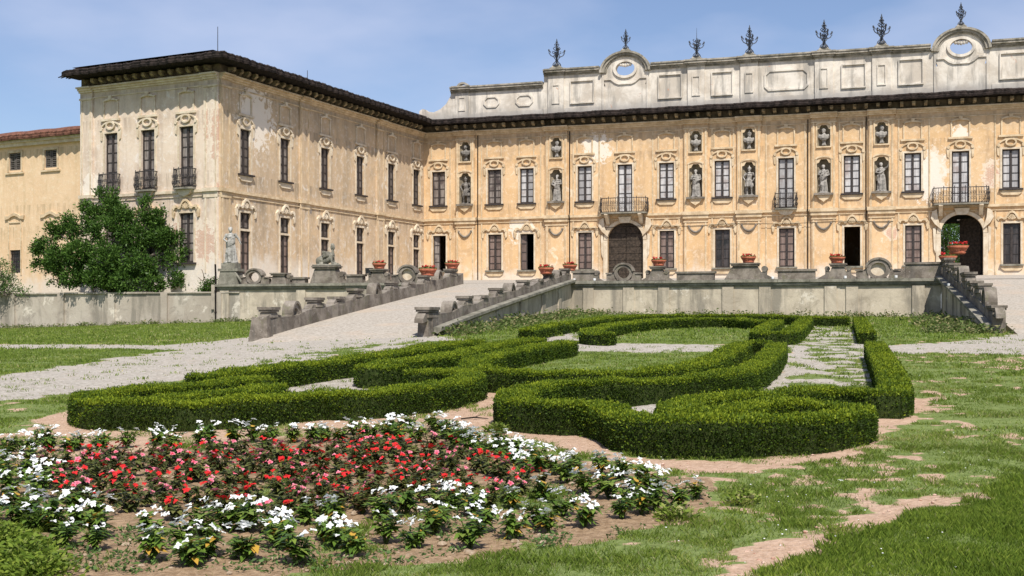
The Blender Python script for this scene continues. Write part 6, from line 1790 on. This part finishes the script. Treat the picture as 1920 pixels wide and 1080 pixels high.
def blades(name, mat, parts, label):
    Vs = []; Rn = []
    for (y0, y1, dens, hgt, wid, seed, which) in parts:
        x, y, g = scatter(y0, y1, dens, .47, seed)
        gr, gv, gs, lu = zones(x, y)
        if which == 'lush': pr = np.where(lu > .5, 1.0, 0)
        else:
            cl_ = fbm(x * 4.5, y * 4.5, 3, 41)
            pr = np.where(lu > .5, 0, gr * (.25 + .95 * sstep(.42, .62, cl_)))
            pr = np.where((gv > .5) & (y > 20), pr * .8, pr)
        k = (g.uniform(0, 1, len(x)) < pr); x = x[k]; y = y[k]; k = ~near_hedge(x, y); x = x[k]; y = y[k]
        n = len(x); z = gz(x, y) - .01
        a = g.uniform(0, 6.28, n); lean = g.uniform(.15, .9, n) if which != 'lush' else g.uniform(.1, .7, n)
        tall = 1 + 1.3 * (fbm(x * 2.1, y * 2.1, 2, 50) - .5)
        h = hgt * g.uniform(.5, 1.35, n) * tall; w = wid * g.uniform(.7, 1.3, n)
        b = g.uniform(0, 6.28, n); sx = np.cos(b) * w / 2; sy = np.sin(b) * w / 2
        dx = np.cos(a) * lean * h; dy = np.sin(a) * lean * h
        P = np.stack([np.c_[x - sx, y - sy, z], np.c_[x + sx, y + sy, z], np.c_[x + dx * .4 + sx * .7, y + dy * .4 + sy * .7, z + h * .62], np.c_[x + dx, y + dy, z + h * .95]], 1)
        Vs.append(P.reshape(-1, 3)); Rn.append(np.repeat(np.clip(g.uniform(0, .8, n) + (fbm(x * .8, y * .8, 3, 71) - .5) * .6 + (g.uniform(0, 1, n) < .05) * .5, 0, 1), 4))
    V = np.concatenate(Vs); Fq = np.arange(len(V)).reshape(-1, 4)
    return tag(np_mesh(name, V, Fq, [mat], rnd=np.concatenate(Rn)), label, 'grass', None, 'stuff')
blades('lawn_grass', m_grass, [(6.2, 9, 10000, .034, .0038, 1, 'l'), (9, 13, 6500, .034, .0052, 2, 'l'), (13, 20, 2600, .038, .009, 3, 'l'), (20, 34, 900, .045, .016, 4, 'l'), (34, 72, 200, .07, .036, 5, 'l')], 'short patchy lawn grass over reddish crushed brick soil')
blades('long_grass', m_lush, [(6.0, 9, 13000, .050, .0036, 11, 'lush'), (9, 14, 8500, .050, .005, 12, 'lush')], 'lush dark green longer grass in the near right corner')

def leafy(name, spots, mat, size, label, seed, n_per=16, hh=.12, spread=.1, kind='stuff', cat='ground cover'):
    g = np.random.default_rng(seed); C = []; Dd = []; S = []
    for (x, y, s) in spots:
        n = int(n_per * g.uniform(.7, 1.3)); a = g.uniform(0, 6.28, n); q = g.uniform(0, 1, n) ** .7 * spread * s
        hz = g.uniform(.1, 1, n) * hh * s * (1 - .5 * q / (spread * s + 1e-6)); z = float(gz(x, y))
        C.append(np.c_[x + q * np.cos(a), y + q * np.sin(a), z + hz]); Dd.append(np.c_[np.cos(a), np.sin(a), g.uniform(-.1, .9, n)] + g.normal(size=(n, 3)) * .3); S.append(g.uniform(.7, 1.3, n) * size * (s ** .5))
    v, f = leaf_quads(np.concatenate(C), np.concatenate(Dd), np.concatenate(S), .42)
    return tag(np_mesh(name, v, f, [mat], rnd=np.repeat(g.uniform(0, 1, len(v) // 4), 4)), label, cat, None, kind)
g = np.random.default_rng(77)
sp = []
for F_, u0, u1, n in ((FT, 0, 18, 120), (FU, 0, 8, 40), (FG, 14, 33, 110)):
    for _ in range(n):
        u = g.uniform(u0, u1); p = F_(u, g.uniform(.25, .7), 0); sp.append((p[0], p[1], g.uniform(.5, 1.6)))
for F_, L, sd_, n in ((FRp, 22, 1, 260), (FPp, 15, -1, 160)):
    for _ in range(n):
        u = g.uniform(-.8, L); p = F_(u, sd_ * (.4 + abs(g.normal()) * .7), 0); sp.append((p[0], p[1], g.uniform(.6, 2.0)))
for _ in range(60): p = FPp(g.uniform(-1.2, 2), g.uniform(-2.4, .2), 0); sp.append((p[0], p[1], g.uniform(.6, 1.5)))
leafy('wall_foot_weeds', sp, m_weed, .11, 'straggling dry and green weeds along the foot of the walls', 5, 22, .26, .30)
# low weeds between the bedding plants
sp = []
soilp = Z_SOIL[0]
for _ in range(1500):
    px, py = g.uniform(-20, 1340), g.uniform(830, 1075); x, y = G(px, py)
    if inside(soilp, np.array([x]), np.array([y]))[0] and fbm(np.array([x * 2]), np.array([y * 2]), 3, 3)[0] > .47: sp.append((x, y, g.uniform(.4, 1.1)))
leafy('bed_weeds', sp, m_bush, .035, 'small green weeds sprouting between the bedding plants', 6, 12, .05, .08)
for px, py, s, lb in ((40, 1070, 1.7, 'dark feathery weed clump in the near left corner'), (20, 1035, 1.5, 'feathery weed clump at the left edge beside the bed'), (75, 1085, 1.3, 'low weed clump at the bottom left of the lawn'), (935, 812, 1.0, 'bright tuft of grassy weed on the pink path behind the bed'), (1395, 945, .9, 'spiky rosette weed on bare soil right of the bed tip'), (1270, 975, 1.0, 'spreading weed tuft below the right tip of the bed')):
    x, y = G(px, py)
    leafy('weed_clump', [(x + g.normal() * .03 * s, y + g.normal() * .03 * s, s) for _ in range(9)], m_lush if s > 1.1 else m_grass, .034 if s > 1.1 else .05, lb, int(px), 110 if s > 1.1 else 40, .13, .13, None, 'weed')
# clods and pebbles
mb = MB()
for _ in range(900):
    px, py = g.uniform(-20, 1340), g.uniform(835, 1078); x, y = G(px, py)
    if inside(soilp, np.array([x]), np.array([y]))[0]:
        s = abs(g.normal()) * .012 + .006; mb.ball((x, y, float(gz(x, y)) + s * .2), (s * g.uniform(.8, 1.4), s * g.uniform(.8, 1.4), s * .7), 5, 4)
m_clod = simple('dry_soil_clods', (0.24, 0.165, 0.10), (0.42, 0.33, 0.24), 20, 0.95, 0.5, 0.1)
tag(mb.build('soil_clods', m_clod), 'loose clods and pebbles on the dry soil of the bed', 'soil', None, 'stuff')
mb = MB()
for _ in range(2600):
    px, py = g.uniform(-20, 1900), g.uniform(730, 1075); x, y = G(px, py)
    s = abs(g.normal()) * .006 + .004
    if any(inside(p, np.array([x]), np.array([y]))[0] for p in Z_PINK): mb.ball((x, y, float(gz(x, y)) + s * .2), (s * g.uniform(.8, 1.4), s * g.uniform(.8, 1.4), s * .7), 5, 4)
m_chip = simple('crushed_brick_chips', (0.40, 0.22, 0.15), (0.60, 0.45, 0.36), 30, 0.95, 0.5, 0.1)
tag(mb.build('brick_chips', m_chip), 'crushed brick chips on the bare path', 'gravel', None, 'stuff')
mb = MB()
for q, w in HEDGES[:8]:
    pass
for _ in range(90):
    px, py = g.uniform(1150, 1900), g.uniform(700, 1075); x, y = G(px, py); s = g.uniform(.004, .008)
    mb.ball((x, y, float(gz(x, y)) + .03), (s, s, s * .5), 6, 4)
tag(mb.build('daisies', m_white), 'tiny white daisies scattered over the lawn', 'flowers', None, 'stuff')
for i, (px, py, s, lb) in enumerate([(1180, 890, .07, 'grey stone lying beside the back right edge of the bed'), (1575, 903, .03, 'small pale stone on the right lawn'), (1065, 850, .05, 'flat grey stone in the grass behind the bed tip')]):
    x, y = G(px, py); mb = MB(); mb.ball((0, 0, 0), (s, s * .7, s * .45), 9, 7)
    mb.v = [(a * (1 + .12 * math.sin(9 * b / s + i)) + x, b + y, c * (1 + .1 * math.sin(7 * a / s)) + float(gz(x, y)) + s * .2) for a, b, c in mb.v]
    tag(mb.build('stone', m_attcor if i != 1 else m_white, smooth=True), lb, 'stone')
x, y = G(890, 787); mb = MB(); mb.tube([(x - .17, y + .02, float(gz(x, y)) + .01), (x, y, float(gz(x, y)) + .03), (x + .17, y - .03, float(gz(x, y)) + .015)], [.008, .01, .004], 5); mb.tube([(x, y, float(gz(x, y)) + .03), (x + .06, y + .08, float(gz(x, y)) + .05)], [.006, .003], 5)
tag(mb.build('stick', m_eave), 'dead dark twig lying on the pink path behind the bed', 'twig')
